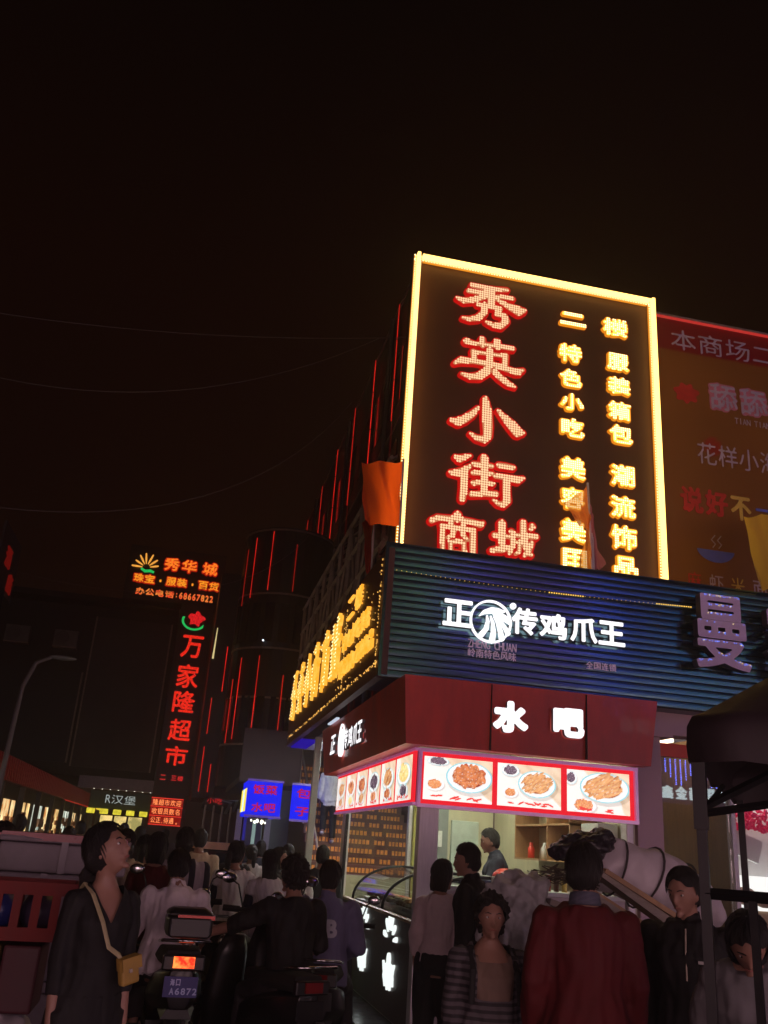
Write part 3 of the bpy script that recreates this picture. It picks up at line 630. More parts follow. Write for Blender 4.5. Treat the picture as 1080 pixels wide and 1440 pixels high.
text_line('舔舔', .88, .42, (6.25, 8.98, 7.28), 'F', m_bp, bn, 'print_line', dil=.035, depth=.004); text_line('舔舔', .84, .38, (6.25, 8.975, 7.28), 'F', m_bw, bn, 'print_line', dil=.004, depth=.004)
text_line('TIAN TIAN', .5, .09, (6.42, 8.98, 6.98), 'F', m_bw, bn, 'print_line', depth=.005)
text_line('花样小海', 1.15, .30, (6.18, 8.98, 6.45), 'F', m_bw, bn, 'print_line', depth=.005)
text_line('说好', .66, .34, (5.67, 8.98, 5.80), 'F', m_br, bn, 'print_line', dil=.012, depth=.005); text_line('不', .3, .34, (6.16, 8.98, 5.78), 'F', m_by, bn, 'print_line', dil=.01, depth=.005); text_line('一', .3, .30, (6.5, 8.98, 5.8), 'F', m_bb, bn, 'print_line', depth=.005)
for t_, x_, mm in (('麻', 5.48, m_br), ('虾', 5.76, m_bw), ('米', 6.04, m_by), ('面', 6.33, m_bw)): text_line(t_, .20, .22, (x_, 8.98, 4.78), 'F', mm, bn, 'print_line', depth=.005)
mb = MB(); sdf_poly(mb, lambda P: np.maximum(np.sqrt((P[:, 0] * .72) ** 2 + (P[:, 1] - .10) ** 2) - .18, P[:, 1] - .07), .6, .4, .015, (5.78, 8.98, 5.12), 'F', .004); mb.build('print_bowl', m_bb, bn)
for sx_ in (0, .08): MB().tube([(5.74 + sx_, 8.975, 5.22), (5.78 + sx_, 8.975, 5.27), (5.73 + sx_, 8.975, 5.32), (5.78 + sx_, 8.975, 5.38)], .008, 5).build('print_steam', m_bw, bn)
mb = MB(); sdf_poly(mb, lambda P: np.sqrt((P[:, 0] * .8) ** 2 + P[:, 1] ** 2) - .13 - .02 * np.sin(7 * np.arctan2(P[:, 1], P[:, 0])), .5, .4, .015, (5.52, 8.98, 7.25), 'F', .004); mb.build('print_splash', m_br, bn)
# ------------------------------------------------ the food kiosk
kx = empty('food_kiosk', (3.1, 10.2, 0), 'red food kiosk with lit dish photos above its open counter', 'kiosk')
MB().bb(1.84, 4.3, 7.75, 12.4, 0, .12).build('plinth', mat('wet_plinth', (.20, .22, .22), .22, var=.3, scale=5., bump=.2), kx)
MB().bb(2.2, 4.3, 8.15, 12.3, .12, .15).build('floor', m_floor, kx)
f_ = MB(); f_.loft([[(1.90, 7.95, 2.52), (4.285, 7.95, 2.52), (4.285, 8.12, 2.52), (1.90, 8.12, 2.52)], [(1.85, 7.92, 3.13), (4.36, 7.92, 3.13), (4.36, 8.19, 3.13), (1.85, 8.19, 3.13)]]); f_.build('fascia_front', m_redp, kx)
f_ = MB(); f_.loft([[(1.90, 8.123, 2.52), (2.08, 8.123, 2.52), (2.08, 12.7, 2.52), (1.90, 12.7, 2.52)], [(1.85, 8.193, 3.135), (2.08, 8.193, 3.135), (2.08, 12.9, 3.135), (1.85, 12.9, 3.135)]]); f_.build('fascia_side', m_redp, kx)
MB().bb(2.10, 4.2, 8.16, 12.3, 2.90, 2.94).build('ceiling', m_white, kx)
MB().bb(2.7, 3.9, 9.3, 9.5, 2.86, 2.90).bb(2.7, 3.9, 10.9, 11.1, 2.86, 2.90).build('ceiling_light', em('kiosk_tube', (.97, 1., .76), 26.), kx)
for x in (2.68, 3.62): MB().bb(x, x + .006, 7.905, 7.955, 2.525, 3.12).build('panel_joint', m_dark, kx)
for x in (1.98, 2.6, 2.76, 3.54, 3.7, 4.2):
    for z in (2.57, 3.08): MB().ell((x, 7.925 + (3.13 - z) * .05, z), (.009, .006, .009), 8, 5).build('rivet', m_steel, kx)
# front light box
lb = MB().bb(2.07, 4.185, 8.10, 8.16, 2.0, 2.50).build('light_box', mat('box_back', (.3, .3, .3), .5), kx)
fm = mat('lit_frame', (.62, .50, .62), .3, metal=.3, emis=(1., .25, .75, .16))
for a in ((2.06, 4.20, 8.05, 8.10, 2.475, 2.505), (2.06, 4.20, 8.05, 8.10, 1.995, 2.025), (2.06, 2.088, 8.052, 8.10, 2.026, 2.474), (4.172, 4.20, 8.052, 8.10, 2.026, 2.474)):
    MB().bb(*a).build('frame_bar', fm, lb)
e_rb = em('red_lit_border', (.95, .02, .035), .95)
MB().bb(2.09, 4.17, 8.085, 8.10, 2.026, 2.474).build('red_border', e_rb, lb)
pm = print_mat('lit_print', 1.15)
D3 = [[(.66, .58, .34, .36, 'stew'), (.16, .36, .14, .14, 'bowl'), (.2, .9, .16, .1, 'bean')], [(.62, .56, .30, .32, 'claw'), (.2, .84, .14, .14, 'bean'), (.2, .32, .12, .12, 'bowl')], [(.60, .62, .40, .36, 'claw'), (.26, .16, .2, .17, 'bowl'), (.06, .8, .1, .16, 'bean')]]
for i, (xa, xb) in enumerate(((2.115, 2.765), (2.815, 3.435), (3.495, 4.125))):
    o = print_sheet('dish_photo', xb - xa, .375, 120, 72, food(11 + i, D3[i]), ((xa + xb) / 2, 8.082, 2.252), 'F', pm, kx); o['label'] = ['printed photo of stewed meat in a large plate', 'printed photo of braised chicken feet on a white plate', 'printed photo of a plate piled with chicken feet'][i]
# side light box
l2 = MB().bb(2.07, 2.13, 8.17, 12.35, 2.03, 2.50).build('light_box', MATS['box_back'], kx)
MB().bb(2.045, 2.07, 8.17, 12.35, 2.035, 2.485).build('red_border', e_rb, l2)
for a in ((2.03, 2.07, 8.11, 12.38, 2.486, 2.51), (2.03, 2.07, 8.11, 12.38, 2.01, 2.034)): MB().bb(*a).build('frame_bar', fm, l2)
ks = ['soup', 'claw', 'bean', 'stew', 'bowl', 'claw']
for i in range(6):
    ya, yb = 8.24 + i * .69, 8.24 + (i + 1) * .69 - .05
    print_sheet('dish_photo', yb - ya, .40, 46, 60, food(31 + i, [(.5, .6, .42, .26, ks[i]), (.5, .22, .30, .16, ks[(i + 2) % 6])], blobs=34), (2.043, (ya + yb) / 2, 2.26), 'L', pm, kx)
# posts
for (a, b, c, d) in ((2.12, 2.30, 8.17, 8.30), (4.13, 4.20, 8.17, 8.30), (2.14, 2.22, 12.15, 12.3), (3.02, 3.07, 12.2, 12.3)):
    bevel(MB().bb(a, b, c, d, .12, 2.02 if c < 9 else 2.9).build('post', m_alu, kx), .008)
for y in (8.31, 12.13): MB().bb(2.15, 2.19, y - .01, y + .01, 1.0, 2.02).build('window_frame', m_black, kx)
MB().bb(2.165, 2.171, 8.33, 12.11, 1.44, 2.02).build('side_pane', glass('kiosk_pane', (.93, .96, .95), .02, .02, False), kx)
# lower side panel with glowing claw prints
MB().bb(2.17, 2.23, 8.31, 12.14, .15, 1.02).build('side_panel', mat('dark_glossy_panel', (.07, .035, .035), .5), kx)
MB().bb(2.13, 2.2, 8.31, 12.14, 1.02, 1.045).build('ledge', m_wood, kx)
def claw_print(y, z):
    mb = MB(); L = []
    for k, a in enumerate((-62, -34, -10, 14, 40, 66)):
        t = R(a); r0, r1 = .15, .24 + (.02 if abs(a) < 40 else 0)
        L.append([(r0 * math.sin(t) * 1.2, .10 + r0 * math.cos(t), .014), (r1 * math.sin(t) * 1.2, .10 + r1 * math.cos(t) - .02 * abs(a) / 60, .025)])
    F1 = F_strokes(L)
    body = F_strokes([[(-.15, -.11, .04), (0, -.09, .045), (.16, -.10, .045)], [(-.15, -.17, .04), (.16, -.17, .045)], [(-.13, -.20, .03), (-.11, -.25, .014)], [(-.03, -.20, .04), (-.01, -.27, .014)], [(.08, -.20, .035), (.10, -.26, .014)], [(.17, -.17, .03), (.20, -.22, .012)], [(-.18, -.12, .02), (-.22, -.06, .012)], [(.18, -.10, .02), (.23, -.05, .012)]])
    F = lambda P: np.minimum(np.minimum(F1(P), body(P)), np.abs(np.sqrt((P[:, 0]) ** 2 + (P[:, 1] + .02) ** 2) - .045) - .014)
    sdf_poly(mb, F, .70, .8, .014, (2.168, y, z), 'L', .02); return mb
for y, z in ((9.22, .66), (10.52, .66)): claw_print(y, z).build('claw_print', em('claw_white', (.92, 1., .97), 1.1), kx)
# counter, glass case, back wall
MB().bb(2.32, 4.12, 8.22, 8.27, .15, 1.32).build('counter_front', mat('pale_counter', (.52, .44, .46), .4), kx)
bevel(MB().bb(2.32, 4.12, 8.18, 8.72, 1.32, 1.36).build('counter_top', m_white, kx), .006)
bevel(MB().bb(2.72, 3.35, 8.86, 9.25, 1.36, 1.41).bb(2.72, 3.35, 8.86, 9.25, .15, 1.30).build('tray_stand', mat('navy_tray', (.03, .03, .12), .4), kx), .01)
ca = MB(); prof = [(2.20 + .62 * (1 - math.cos(t)), 1.045 + .39 * math.sin(t)) for t in [R(90) * i / 10 for i in range(11)]]
ca.loft([[(x, y, z) for x, z in prof] for y in (8.50, 11.5)], closed=False, cap=False); ca.build('case_glass', m_glass, kx, smooth=True)
for y in (8.50, 9.85, 11.5): MB().tube([(x, y, z) for x, z in prof], .016, 6).build('case_rib', m_black, kx, smooth=True)
MB().bb(2.24, 2.95, 8.5, 11.5, .9, 1.05).build('case_bed', m_alu, kx); MB().bb(2.80, 3.0, 8.48, 11.52, 1.42, 1.45).build('case_top', m_black, kx)
for i in range(6):
    y = 8.8 + i * .48; tr = MB().bb(2.32, 2.70, y - .2, y + .2, 1.055, 1.085).build('food_tray', m_alu, kx); l_ = MB()
    for k in range(26): l_.ell((2.34 + .34 * rnd.random(), y - .17 + .34 * rnd.random(), 1.10 + .03 * rnd.random()), (.045, .03, .022), 7, 4, Matrix.Rotation(rnd.random() * 3, 3, 'Z'))
    l_.build('cooked_food', [mat('braised', (.30, .11, .03), .35, var=.4, scale=20.), mat('pale_food', (.5, .38, .2), .4, var=.3, scale=20.)][i % 2], tr, smooth=True)['kind'] = 'stuff'
MB().bb(3.07, 4.2, 12.2, 12.26, .15, 2.9).build('back_wall', m_cream, kx); MB().bb(2.22, 3.02, 12.2, 12.26, .15, 1.28).build('back_wall', m_cream, kx)
MB().bb(3.075, 3.15, 12.15, 12.198, .15, 2.9).build('wall_strip', mat('yellow_strip', (.42, .38, .10), .5), kx)
MB().bb(3.20, 3.55, 12.14, 12.2, .15, 2.9).build('wall_panel', m_grey, kx)
dr = bevel(MB().bb(3.60, 3.98, 12.14, 12.2, .15, 2.05).build('door', mat('pale_green_door', (.46, .54, .48), .4), kx), .01)
MB().bb(3.63, 3.645, 12.10, 12.14, 1.0, 1.12).build('handle', m_steel, dr)
MB().bb(4.22, 4.28, 8.3, 12.2, .15, 2.9).build('right_wall', m_cream, kx)
cu_ = MB().bb(3.92, 4.22, 9.0, 10.6, 1.98, 2.0).bb(3.92, 4.22, 9.0, 10.6, 1.62, 1.64).bb(3.92, 4.22, 9.0, 9.02, 1.62, 2.3).bb(3.92, 4.22, 9.6, 9.62, 1.62, 2.3).bb(3.92, 4.22, 10.58, 10.6, 1.62, 2.3).bb(3.92, 4.22, 9.0, 10.6, 2.3, 2.32)
cu_.build('wall_shelf', m_wood, kx)
for k in range(7):
    x, y = 4.02 + .08 * (k % 2), 9.12 + k * .2; MB().tube([(x, y, 1.642), (x, y, 1.75), (x, y, 1.77), (x, y, 1.81)], [.04, .04, .02, .02], 10).build('bottle', [m_redp, m_white, m_cream][k % 3], kx, smooth=True)
MB().bb(4.0, 4.2, 8.5, 8.9, 1.7, 2.0).build('meter_box', m_white, kx); MB().bb(3.30, 3.46, 12.10, 12.14, 1.7, 1.9).build('notice', m_white, kx)
MB().bb(3.70, 3.95, 11.6, 11.9, .15, 1.45).build('cooker', m_alu, kx); MB().ell((3.45, 9.6, 1.43), (.14, .12, .09)).build('red_basin', mat('red_plastic', (.5, .03, .02), .35), kx, smooth=True)
cl = empty('counter_tongs_jar', (2.95, 8.45, 1.36), 'small white round jar on the kiosk counter beside the couple', 'jar')
MB().tube([(2.95, 8.45, 1.36), (2.95, 8.45, 1.44)], .045, 12).build('body', m_white, cl, smooth=True); MB().tube([(2.95, 8.45, 1.44), (2.95, 8.45, 1.455)], .05, 12).build('lid', m_alu, cl)

# kiosk side lettering
kl = empty('kiosk_side_sign', (1.88, 10.8, 2.7), 'small white glowing shop name on the red side of the kiosk', 'sign')
for ch, y, w in (('正', 11.72, .36), ('传', 10.78, .27), ('鸡', 10.47, .27), ('爪', 10.17, .26), ('王', 9.90, .26)):
    chan_letter(ch, w, .24, (1.872, y, 2.84 - (.02 if y < 11 else 0)), 'L', e_white, kl, .008, .04, m_ret)
brand_mark(0, 0, .19, (1.872, 11.20, 2.85), 'L', kl, .9)
fs = empty('drinks_bar_sign', (3.15, 7.92, 2.84), 'two white glowing characters on the red front of the kiosk', 'sign')
chan_letter('水', .34, .29, (2.86, 7.93, 2.835), 'F', e_white, fs, .022, .05, m_ret); chan_letter('吧', .31, .27, (3.43, 7.93, 2.835), 'F', e_white, fs, .020, .05, m_ret)

# post at the foot of the stairs, and the stairs
po = MB().bb(1.90, 2.0, 13.85, 13.95, 0, 3.16); tag(bevel(po.build('canopy_post', m_pole), .008), 'tall pale post holding up the side sign left of the stairs', 'post')
al = MB().bb(2.55, 3.15, 14.4, 14.46, 2.80, 3.155); tag(al.build('climber_fill_lamp', em('climber_fill_glow', (.95, .97, 1.), 55.), None), 'added cool lamp out of view by the stairs, lighting the climber', 'lamp')  # added lamp, hidden behind the kiosk, set to light the climber
st = empty('staircase', (3.5, 15.1, 0), 'steep staircase with rows of orange printed notices on its steps', 'staircase')
stp = MB().bb(2.45, 4.6, 0, .32, 0, .165).mesh('step'); stp.materials.append(mat('dark_red_step', (.16, .05, .03), .6))
til = MB(); x = 2.49
while x < 4.52:
    w_ = .040 + .022 * rnd.random()
    for zz in (.035,):
        if rnd.random() < .93: til.bb(x, x + w_, -.006, 0, zz, zz + .078 + .008 * rnd.random())
    x += w_ + .022
tl = til.mesh('notice_row'); tl.materials.append(mat('orange_notice', (.95, .36, .05), .5, var=.5, scale=9., emis=(1., .32, .04, .05)))  # printed notices given faint emission so they look lit
for k in range(20):
    inst(stp, 'step', st, (0, 15.1 + .30 * k, .165 * k)); inst(tl, 'notice_row', st, (0, 15.1 + .30 * k, .165 * k))['kind'] = 'stuff'
MB().tube([(2.44, 15.1, .9), (2.44, 21.1, 4.2)], .02, 6).build('handrail', m_steel, st)
for k in range(6): MB().tube([(2.44, 15.1 + k * 1.15, .1 + k * .63), (2.44, 15.1 + k * 1.15, .9 + k * .63)], .012, 6).build('baluster', m_steel, st)
MB().bb(2.45, 4.6, 21.15, 21.25, 3.3, 6).build('end_wall', m_brown, st)
MB().bb(2.5, 3.8, 15.2, 15.5, 3.1, 3.14).build('stair_fill_lamp', em('stair_fill_glow', (1., .85, .6), 9.), st)  # unseen ceiling lamp, put in to light the steps and climber

# ------------------------------------------------ the dark mall behind with its red neon lines
ml = empty('mall_building', (5.5, 27, 0), 'dark mall facade with thin vertical red neon lines', 'building')
MB().bb(3.62, 5.1, 17.3, 42, 5.2, 14.25).build('wall', m_mall, ml); MB().bb(3.62, 4.3, 21.4, 42, 0, 3.4).build('wall', m_brown, ml)
for z in (5.2, 8.1, 10.6, 14.05): MB().bb(3.585, 3.62, 17.3, 42, z, z + .05).build('floor_band', m_steel, ml)
for k in range(12):
    y = 17.6 + k * 1.95
    for z in (4.0, 6.4, 8.8, 11.2): MB().bb(3.60, 3.62, y, y + 1.2, z, z + 1.4).build('window', m_dk_glass, ml)
m_tb = m_black
for y, br in ((18.0, .7), (20.77, 1), (23.7, .6), (26.85, 1), (30.25, .8), (34.1, .6), (37.7, .55)):
    for z0_, z1_ in ((10.8, 11.85), (11.9, 12.95), (13.0, 13.95)): MB().tube([(3.52, y, z0_), (3.52, y, z1_)], .012, 6).build('neon_tube', e_redn if br > .9 else em('mid_red_neon_tube', (1., .02, .012), .6), ml)
    MB().tube([(3.54, y, 3.5), (3.54, y, 10.75)], .015, 5).build('faint_tube', em('faint_red_tube', (1., .02, .01), .035, False), ml)  # lower tubes carry a faint red emission
tw = empty('round_stair_tower', (2.2, 25.6, 0), 'dark round corner tower of the mall with bright red neon lines', 'tower')
n = 28; c2 = MB(); c2.loft([[(2.2 + 1.32 * math.cos(2 * math.pi * k / n), 25.6 + 1.32 * math.sin(2 * math.pi * k / n), z) for k in range(n)] for z in (2.9, 3.9, 6.8, 10.1)]); c2.build('drum', m_mall, tw)
for z in (3.95, 5.2, 6.55, 8.1, 10.0): c3 = MB(); c3.loft([[(2.2 + 1.35 * math.cos(2 * math.pi * k / n), 25.6 + 1.35 * math.sin(2 * math.pi * k / n), z + dz) for k in range(n)] for dz in (0, .05)]); c3.build('band', m_steel, tw)
for x, z0_, z1_, mm in ((1.58, 4.17, 6.34, e_redn), (1.12, 4.1, 6.29, e_redn), (.97, 4.0, 5.72, MATS['mid_red_neon_tube']), (2.27, 4.23, 5.85, MATS['mid_red_neon_tube']), (1.58, 8.2, 9.95, e_redn), (1.14, 8.0, 9.8, e_redn), (.95, 7.8, 9.5, e_redd), (2.27, 8.2, 9.6, e_redd)):
    y = 25.6 - math.sqrt(max(.02, 1.38 ** 2 - (x - 2.2) ** 2)); MB().tube([(x, y, z0_), (x, y, z1_)], .012, 6).build('neon_tube', mm, tw)
for k in range(9):
    a = R(195 + k * 18); MB().box((2.2 + 1.33 * math.cos(a), 25.6 + 1.33 * math.sin(a), 7.3), (.26, .03, 1.1), rz=a + R(90)).build('window', m_dk_glass, tw)
    MB().box((2.2 + 1.33 * math.cos(a), 25.6 + 1.33 * math.sin(a), 4.8), (.26, .03, .9), rz=a + R(90)).build('window', m_dk_glass, tw)
MB().ell((1.62, 24.3, 6.75), (.025, .025, .025), 6, 4).build('lamp', em('pin_white', (.8, .9, 1.), 3., False), tw)
pr = empty('mall_side_wing', (.7, 26.2, 0), 'narrow dark wing of the mall beside the round tower', 'building')
MB().bb(.30, .86, 26.0, 30.0, 2.6, 9.0).build('wall', m_mall, pr)
for x, z0_, z1_, mm in ((.74, 5.5, 6.8, e_redn), (.48, 4.3, 5.3, MATS['mid_red_neon_tube']), (.46, 2.75, 3.95, e_redn), (.70, 2.75, 3.5, e_redn)): MB().tube([(x, 25.95, z0_), (x, 25.95, z1_)], .013, 6).build('neon_tube', mm, pr)
MB().tube([(.36, 25.9, 6.4), (.38, 25.9, 7.3)], [.03, .012], 6).build('wall_lamp', em('pale_yellow_lamp', (1., .8, .35), .8), pr)
# brown canopy block under the tower and the small shops below it
cn = empty('alley_shops', (2.2, 19, 0), 'low brown fronted row of small shops under the mall', 'shop')
MB().bb(1.15, 2.42, 19.6, 19.75, 2.75, 3.85).build('fascia', m_brown, cn)
MB().bb(1.15, 2.42, 19.75, 25.0, 2.72, 2.85).build('canopy', m_dark, cn)
MB().bb(1.9, 2.42, 20.8, 20.9, 0, 2.7).build('shop_wall', m_grey, cn)
for k, (x, m_) in enumerate(((1.20, m_white), (1.42, m_grey), (1.62, m_grey), (1.80, m_white))): MB().bb(x, x + .12, 19.7, 19.8, 0, 2.2).build('door_panel', m_, cn)
MB().bb(1.36, 1.44, 19.78, 19.8, 1.6, 2.1).build('blue_door', mat('blue_door_glow', (.04, .04, .35), .4, emis=(.05, .05, 1., .15)), cn)  # faint blue glow added to the door colour
MB().bb(1.55, 1.75, 19.76, 19.8, .2, 2.0).build('lit_door', em('cool_door_light', (.6, .85, .8), .35), cn)
def light_cube(x0, x1, y0, y1, z0, z1, words, lab, grp=None):
    t = empty('hanging_light_box', ((x0 + x1) / 2, y0, z0), lab, 'light box', grp)
    MB().bb(x0, x1, y0, y1, z0, z1).build('box', em('deep_blue_face', (.012, .02, 1.), .95), t)
    for a in ((x0 - .02, x1 + .02, y0 - .02, y0 + .01, z1 - .02, z1 + .02), (x0 - .02, x1 + .02, y0 - .02, y0 + .01, z0 - .02, z0 + .02)): MB().bb(*a).build('frame_bar', mat('violet_frame', (.1, .05, .3), .4, emis=(.15, .05, .9, .15)), t)
    n_ = len(words)
    for i, w_ in enumerate(words):
        text_line(w_, (x1 - x0) * .74, (z1 - z0) * .27, ((x0 + x1) / 2, y0 - .004, z1 - (z1 - z0) * (i + .5) / n_), 'F', em('red_on_blue', (.65, .01, .05), .8), t, 'lettering', dil=.004, depth=.012)
    return t
a_ = light_cube(1.18, 1.80, 17.0, 18.4, 2.02, 2.64, ('饭菜', '水吧'), 'cube shaped blue light box with four red characters, hanging over a small shop')
for k, mm in enumerate((('y', (1., .75, .08)), ('w', (.7, .9, 1.)), ('y', (1., .6, .1)))):
    MB().bb(1.165, 1.178, 17.2 + .42 * k, 17.55 + .42 * k, 2.10, 2.5).build('side_picture', em('side_picture_' + mm[0], mm[1], 1.2), a_)
light_cube(2.00, 2.40, 17.0, 17.2, 2.0, 2.63, ('包', '子'), 'smaller blue light box half hidden behind the tall pale post')
bl_ = empty('bulb_cluster', (1.5, 17.6, 1.86), 'cluster of small warm bulbs hanging under the blue light box', 'lamp')
for k in range(12): MB().ell((1.32 + .04 * (k % 6) + .1 * rnd.random(), 17.3 + .3 * rnd.random(), 1.97 - .03 * (k // 6) - .03 * rnd.random()), (.017, .017, .017), 7, 5).build('bulb', em('warm_bulb', (1., .95, .75), 4., False), bl_)
MB().bb(1.3, 1.62, 17.25, 17.7, 1.985, 2.01).build('base', m_black, bl_)
mb = empty('left_alley_awning', (.9, 21, 0), 'torn grey awning with a small red glowing line of letters over the far shops', 'awning')
for k in range(6): MB().box((.75 + .10 * k, 20.5 + k * .5, 2.25 + .02 * k), (.5, 1.0, .03), rx=R(-12), ry=R(14 - 5 * k)).build('sheet', m_grey if k % 2 else m_dark, mb)
text_line('小吃', .34, .12, (.72, 19.98, 2.33), 'F', em('red_small', (1., .03, .03), .6), mb)
for k in range(4): MB().bar((.55 + .18 * k, 20.3, 0), (.55 + .18 * k, 20.3, 2.25), .03).build('post', m_steel, mb)

# ------------------------------------------------ pylon with the red vertical name
tp = empty('pylon_sign', (-.3, 30, 0), 'tall dark pylon with red glowing characters running down it', 'sign')
MB().bb(-.86, .24, 30.06, 30.8, 0, 8.95).build('column', m_mall, tp); MB().bb(-2.8, .42, 30.06, 30.8, 8.88, 10.75).build('header_board', m_mall, tp)
def led_char(ch, cx, cz, w, h, y, m_face, parent, iso=.0, rim=None, dil=.02):
    F = F_glyph(ch, w, h, dil); mb = MB()
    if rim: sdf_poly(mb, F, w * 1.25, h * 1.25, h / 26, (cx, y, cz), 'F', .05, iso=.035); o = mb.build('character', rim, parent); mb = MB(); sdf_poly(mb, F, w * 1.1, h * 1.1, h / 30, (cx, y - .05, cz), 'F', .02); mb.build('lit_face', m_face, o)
    else: sdf_poly(mb, F, w * 1.1, h * 1.1, h / 30, (cx, y, cz), 'F', .06, iso=iso); mb.build('character', m_face, parent)
e_rr = em('deep_red_bloom', (1., .012, .005), .42)  # red bloom round the pylon characters, drawn as a glowing rim
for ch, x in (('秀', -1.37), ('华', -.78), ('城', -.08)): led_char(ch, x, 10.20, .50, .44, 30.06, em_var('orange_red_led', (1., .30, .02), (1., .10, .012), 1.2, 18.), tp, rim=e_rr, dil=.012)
for i, ch in enumerate('珠宝·服装·百货'):
    x = -2.38 + i * (2.5 / 7.)
    if ch == '·': MB().bb(x - .03, x + .03, 30.0, 30.06, 9.55, 9.62).build('character', e_org, tp)
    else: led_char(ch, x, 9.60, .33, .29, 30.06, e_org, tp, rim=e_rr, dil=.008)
text_line('办公电话:68667822', 2.6, .24, (-1.13, 30.06, 9.16), 'F', em_var('phone_red_led', (1., .05, .02), (1., .30, .05), 1.0, 5.), tp, 'phone_line', dil=.008, depth=.04)
for a, l in ((178, .40), (150, .36), (122, .40), (98, .42), (70, .42), (42, .38), (14, .34)):
    c = Vector((-2.2, 30.0, 9.98)); d_ = Vector((math.cos(R(a)), 0, math.sin(R(a)))); MB().tube([c + d_ * .14, c + d_ * .3, c + d_ * l * 1.15], [.018, .034, .026], 6, round_ends=True).build('sun_ray', em('sun_ray_amber', (1., .42, .06), 1.1), tp)
MB().tube([(-2.36, 30.0, 9.93), (-2.22, 30.0, 9.85), (-2.05, 30.0, 9.88), (-1.92, 30.0, 9.84)], [.035, .05, .05, .035], 8).build('green_wave', e_grn, tp)
F = lambda P: np.maximum(np.abs(np.sqrt((P[:, 0] * .8) ** 2 + P[:, 1] ** 2) - .30) - .028, np.where((P[:, 1] < .12) & (P[:, 0] < .33), -1, 1))
mb = MB(); sdf_poly(mb, F, .95, .75, .02, (-.36, 30.06, 8.36), 'F', .05); mb.build('green_ring', e_grn, tp)
mb = MB(); sdf_poly(mb, lambda P: np.sqrt(P[:, 0] ** 2 + (P[:, 1] - .02) ** 2 * 1.3) - .24 - .05 * np.sin(5 * np.arctan2(P[:, 1], P[:, 0]) + .8) - .02 * np.sin(23 * P[:, 0] + 31 * P[:, 1]), .8, .7, .018, (-.30, 30.0, 8.40), 'F', .05); mb.build('red_emblem', em_var('emblem_red', (1., .02, .02), (.45, .004, .01), 1.0, 22.), tp)
for ch, z, h in (('万', 7.48, .74), ('家', 6.50, .78), ('隆', 5.66, .70), ('超', 4.76, .68), ('市', 3.95, .60)): led_char(ch, -.31, z, .70, h, 30.06, e_redled, tp, dil=.012)
for ch, x in (('二', -.62), ('三', -.28), ('楼', -.08)): led_char(ch, x, 3.27, .17, .15, 30.05, MATS['red_small'], tp, dil=.004)
sg = empty('scrolling_led_panel', (-.38, 29.9, 1.8), 'small red led notice panel low on the dark pylon', 'led panel')
MB().bb(-.86, .12, 29.9, 30.04, 1.84, 2.66).build('panel', em('dark_red_led_ground', (.55, .010, .008), .45), sg)
for z in (1.86, 2.12, 2.39, 2.64): MB().bb(-.86, .12, 29.88, 29.9, z - .012, z + .012).build('divider', em('divider_red', (1., .05, .03), .9), sg)
for s_, z in (('隆超市欢迎', 2.515), ('收银员数名', 2.255), ('公正,待遇。', 1.99)): text_line(s_, .88, .18, (-.37, 29.9, z), 'F', em('notice_orange', (1., .25, .08), 1.3), sg, 'notice_line', dil=.003, depth=.012)
# ------------------------------------------------ dark building at the end of the street, left
db = empty('dark_hall_building', (-6, 33, 0), 'big dark unlit hall building behind the left stalls with blank billboards', 'building')
MB().bb(-18, -.95, 32.3, 40, 3.2, 9.0).build('wall', m_dark, db)
for (a, b, c, d, mm) in ((-3.7, -1.15, 3.5, 8.6, mat('faded_billboard', (.075, .06, .055), .6, var=.4, scale=.9)), (-7.2, -3.9, 3.6, 6.6, mat('black_billboard', (.02, .018, .025), .5)), (-12., -7.5, 3.6, 6.6, MATS['faded_billboard'])):
    o = MB().bb(a, b, 32.22, 32.3, c, d).build('billboard', mm, db)
    for q in ((a - .05, a, c, d), (b, b + .05, c, d)): MB().bb(q[0], q[1], 32.18, 32.3, q[2], q[3]).build('frame_bar', m_steel, o)
MB().bb(-18, -.95, 31.4, 32.3, 8.95, 9.15).build('roof', m_dark, db)
MB().bb(-3.3, -.9, 31.7, 32.3, 2.85, 3.22).build('pale_band', mat('pale_band_glow', (.30, .24, .28), .6, emis=(.4, .25, .3, .02)), db)  # slight emission added to the band colour
bs2 = empty('burger_shop', (-1.8, 32, 0), 'bright little shop with yellow lanterns at the end of the street', 'shop')
MB().bb(-2.9, -.9, 32.1, 32.2, 2.25, 2.8).build('name_board', mat('dark_green_board', (.03, .05, .04), .5, emis=(.1, .15, .12, .012)), bs2)
text_line('R汉堡', 1.0, .28, (-1.9, 32.1, 2.56), 'F', em('pale_letters', (.75, .85, .8), .45), bs2)
for k in range(8): MB().ell((-2.8 + .26 * k, 31.95, 2.86), (.03, .03, .02), 6, 4).build('spot_light', em('spot_white', (1., 1., .8), 3., False), bs2)
for k in range(5): bevel(MB().bb(-2.92 + .42 * k, -2.66 + .42 * k, 31.9, 32.0, 2.08, 2.24).build('lantern', em_var('yellow_lantern', (1., .85, .06), (.6, .5, .03), 1.1, 9.), bs2), .02)
MB().bb(-2.5, -1.1, 32.5, 32.55, 0, 2.05).build('lit_interior', em_var('warm_interior', (1., .72, .25), (.35, .30, .10), 1.2, 3.5), bs2)
for x in (-2.5, -2.05, -1.6, -1.1): MB().bb(x - .03, x + .03, 32.1, 32.2, 0, 2.05).build('door_frame', m_black, bs2)
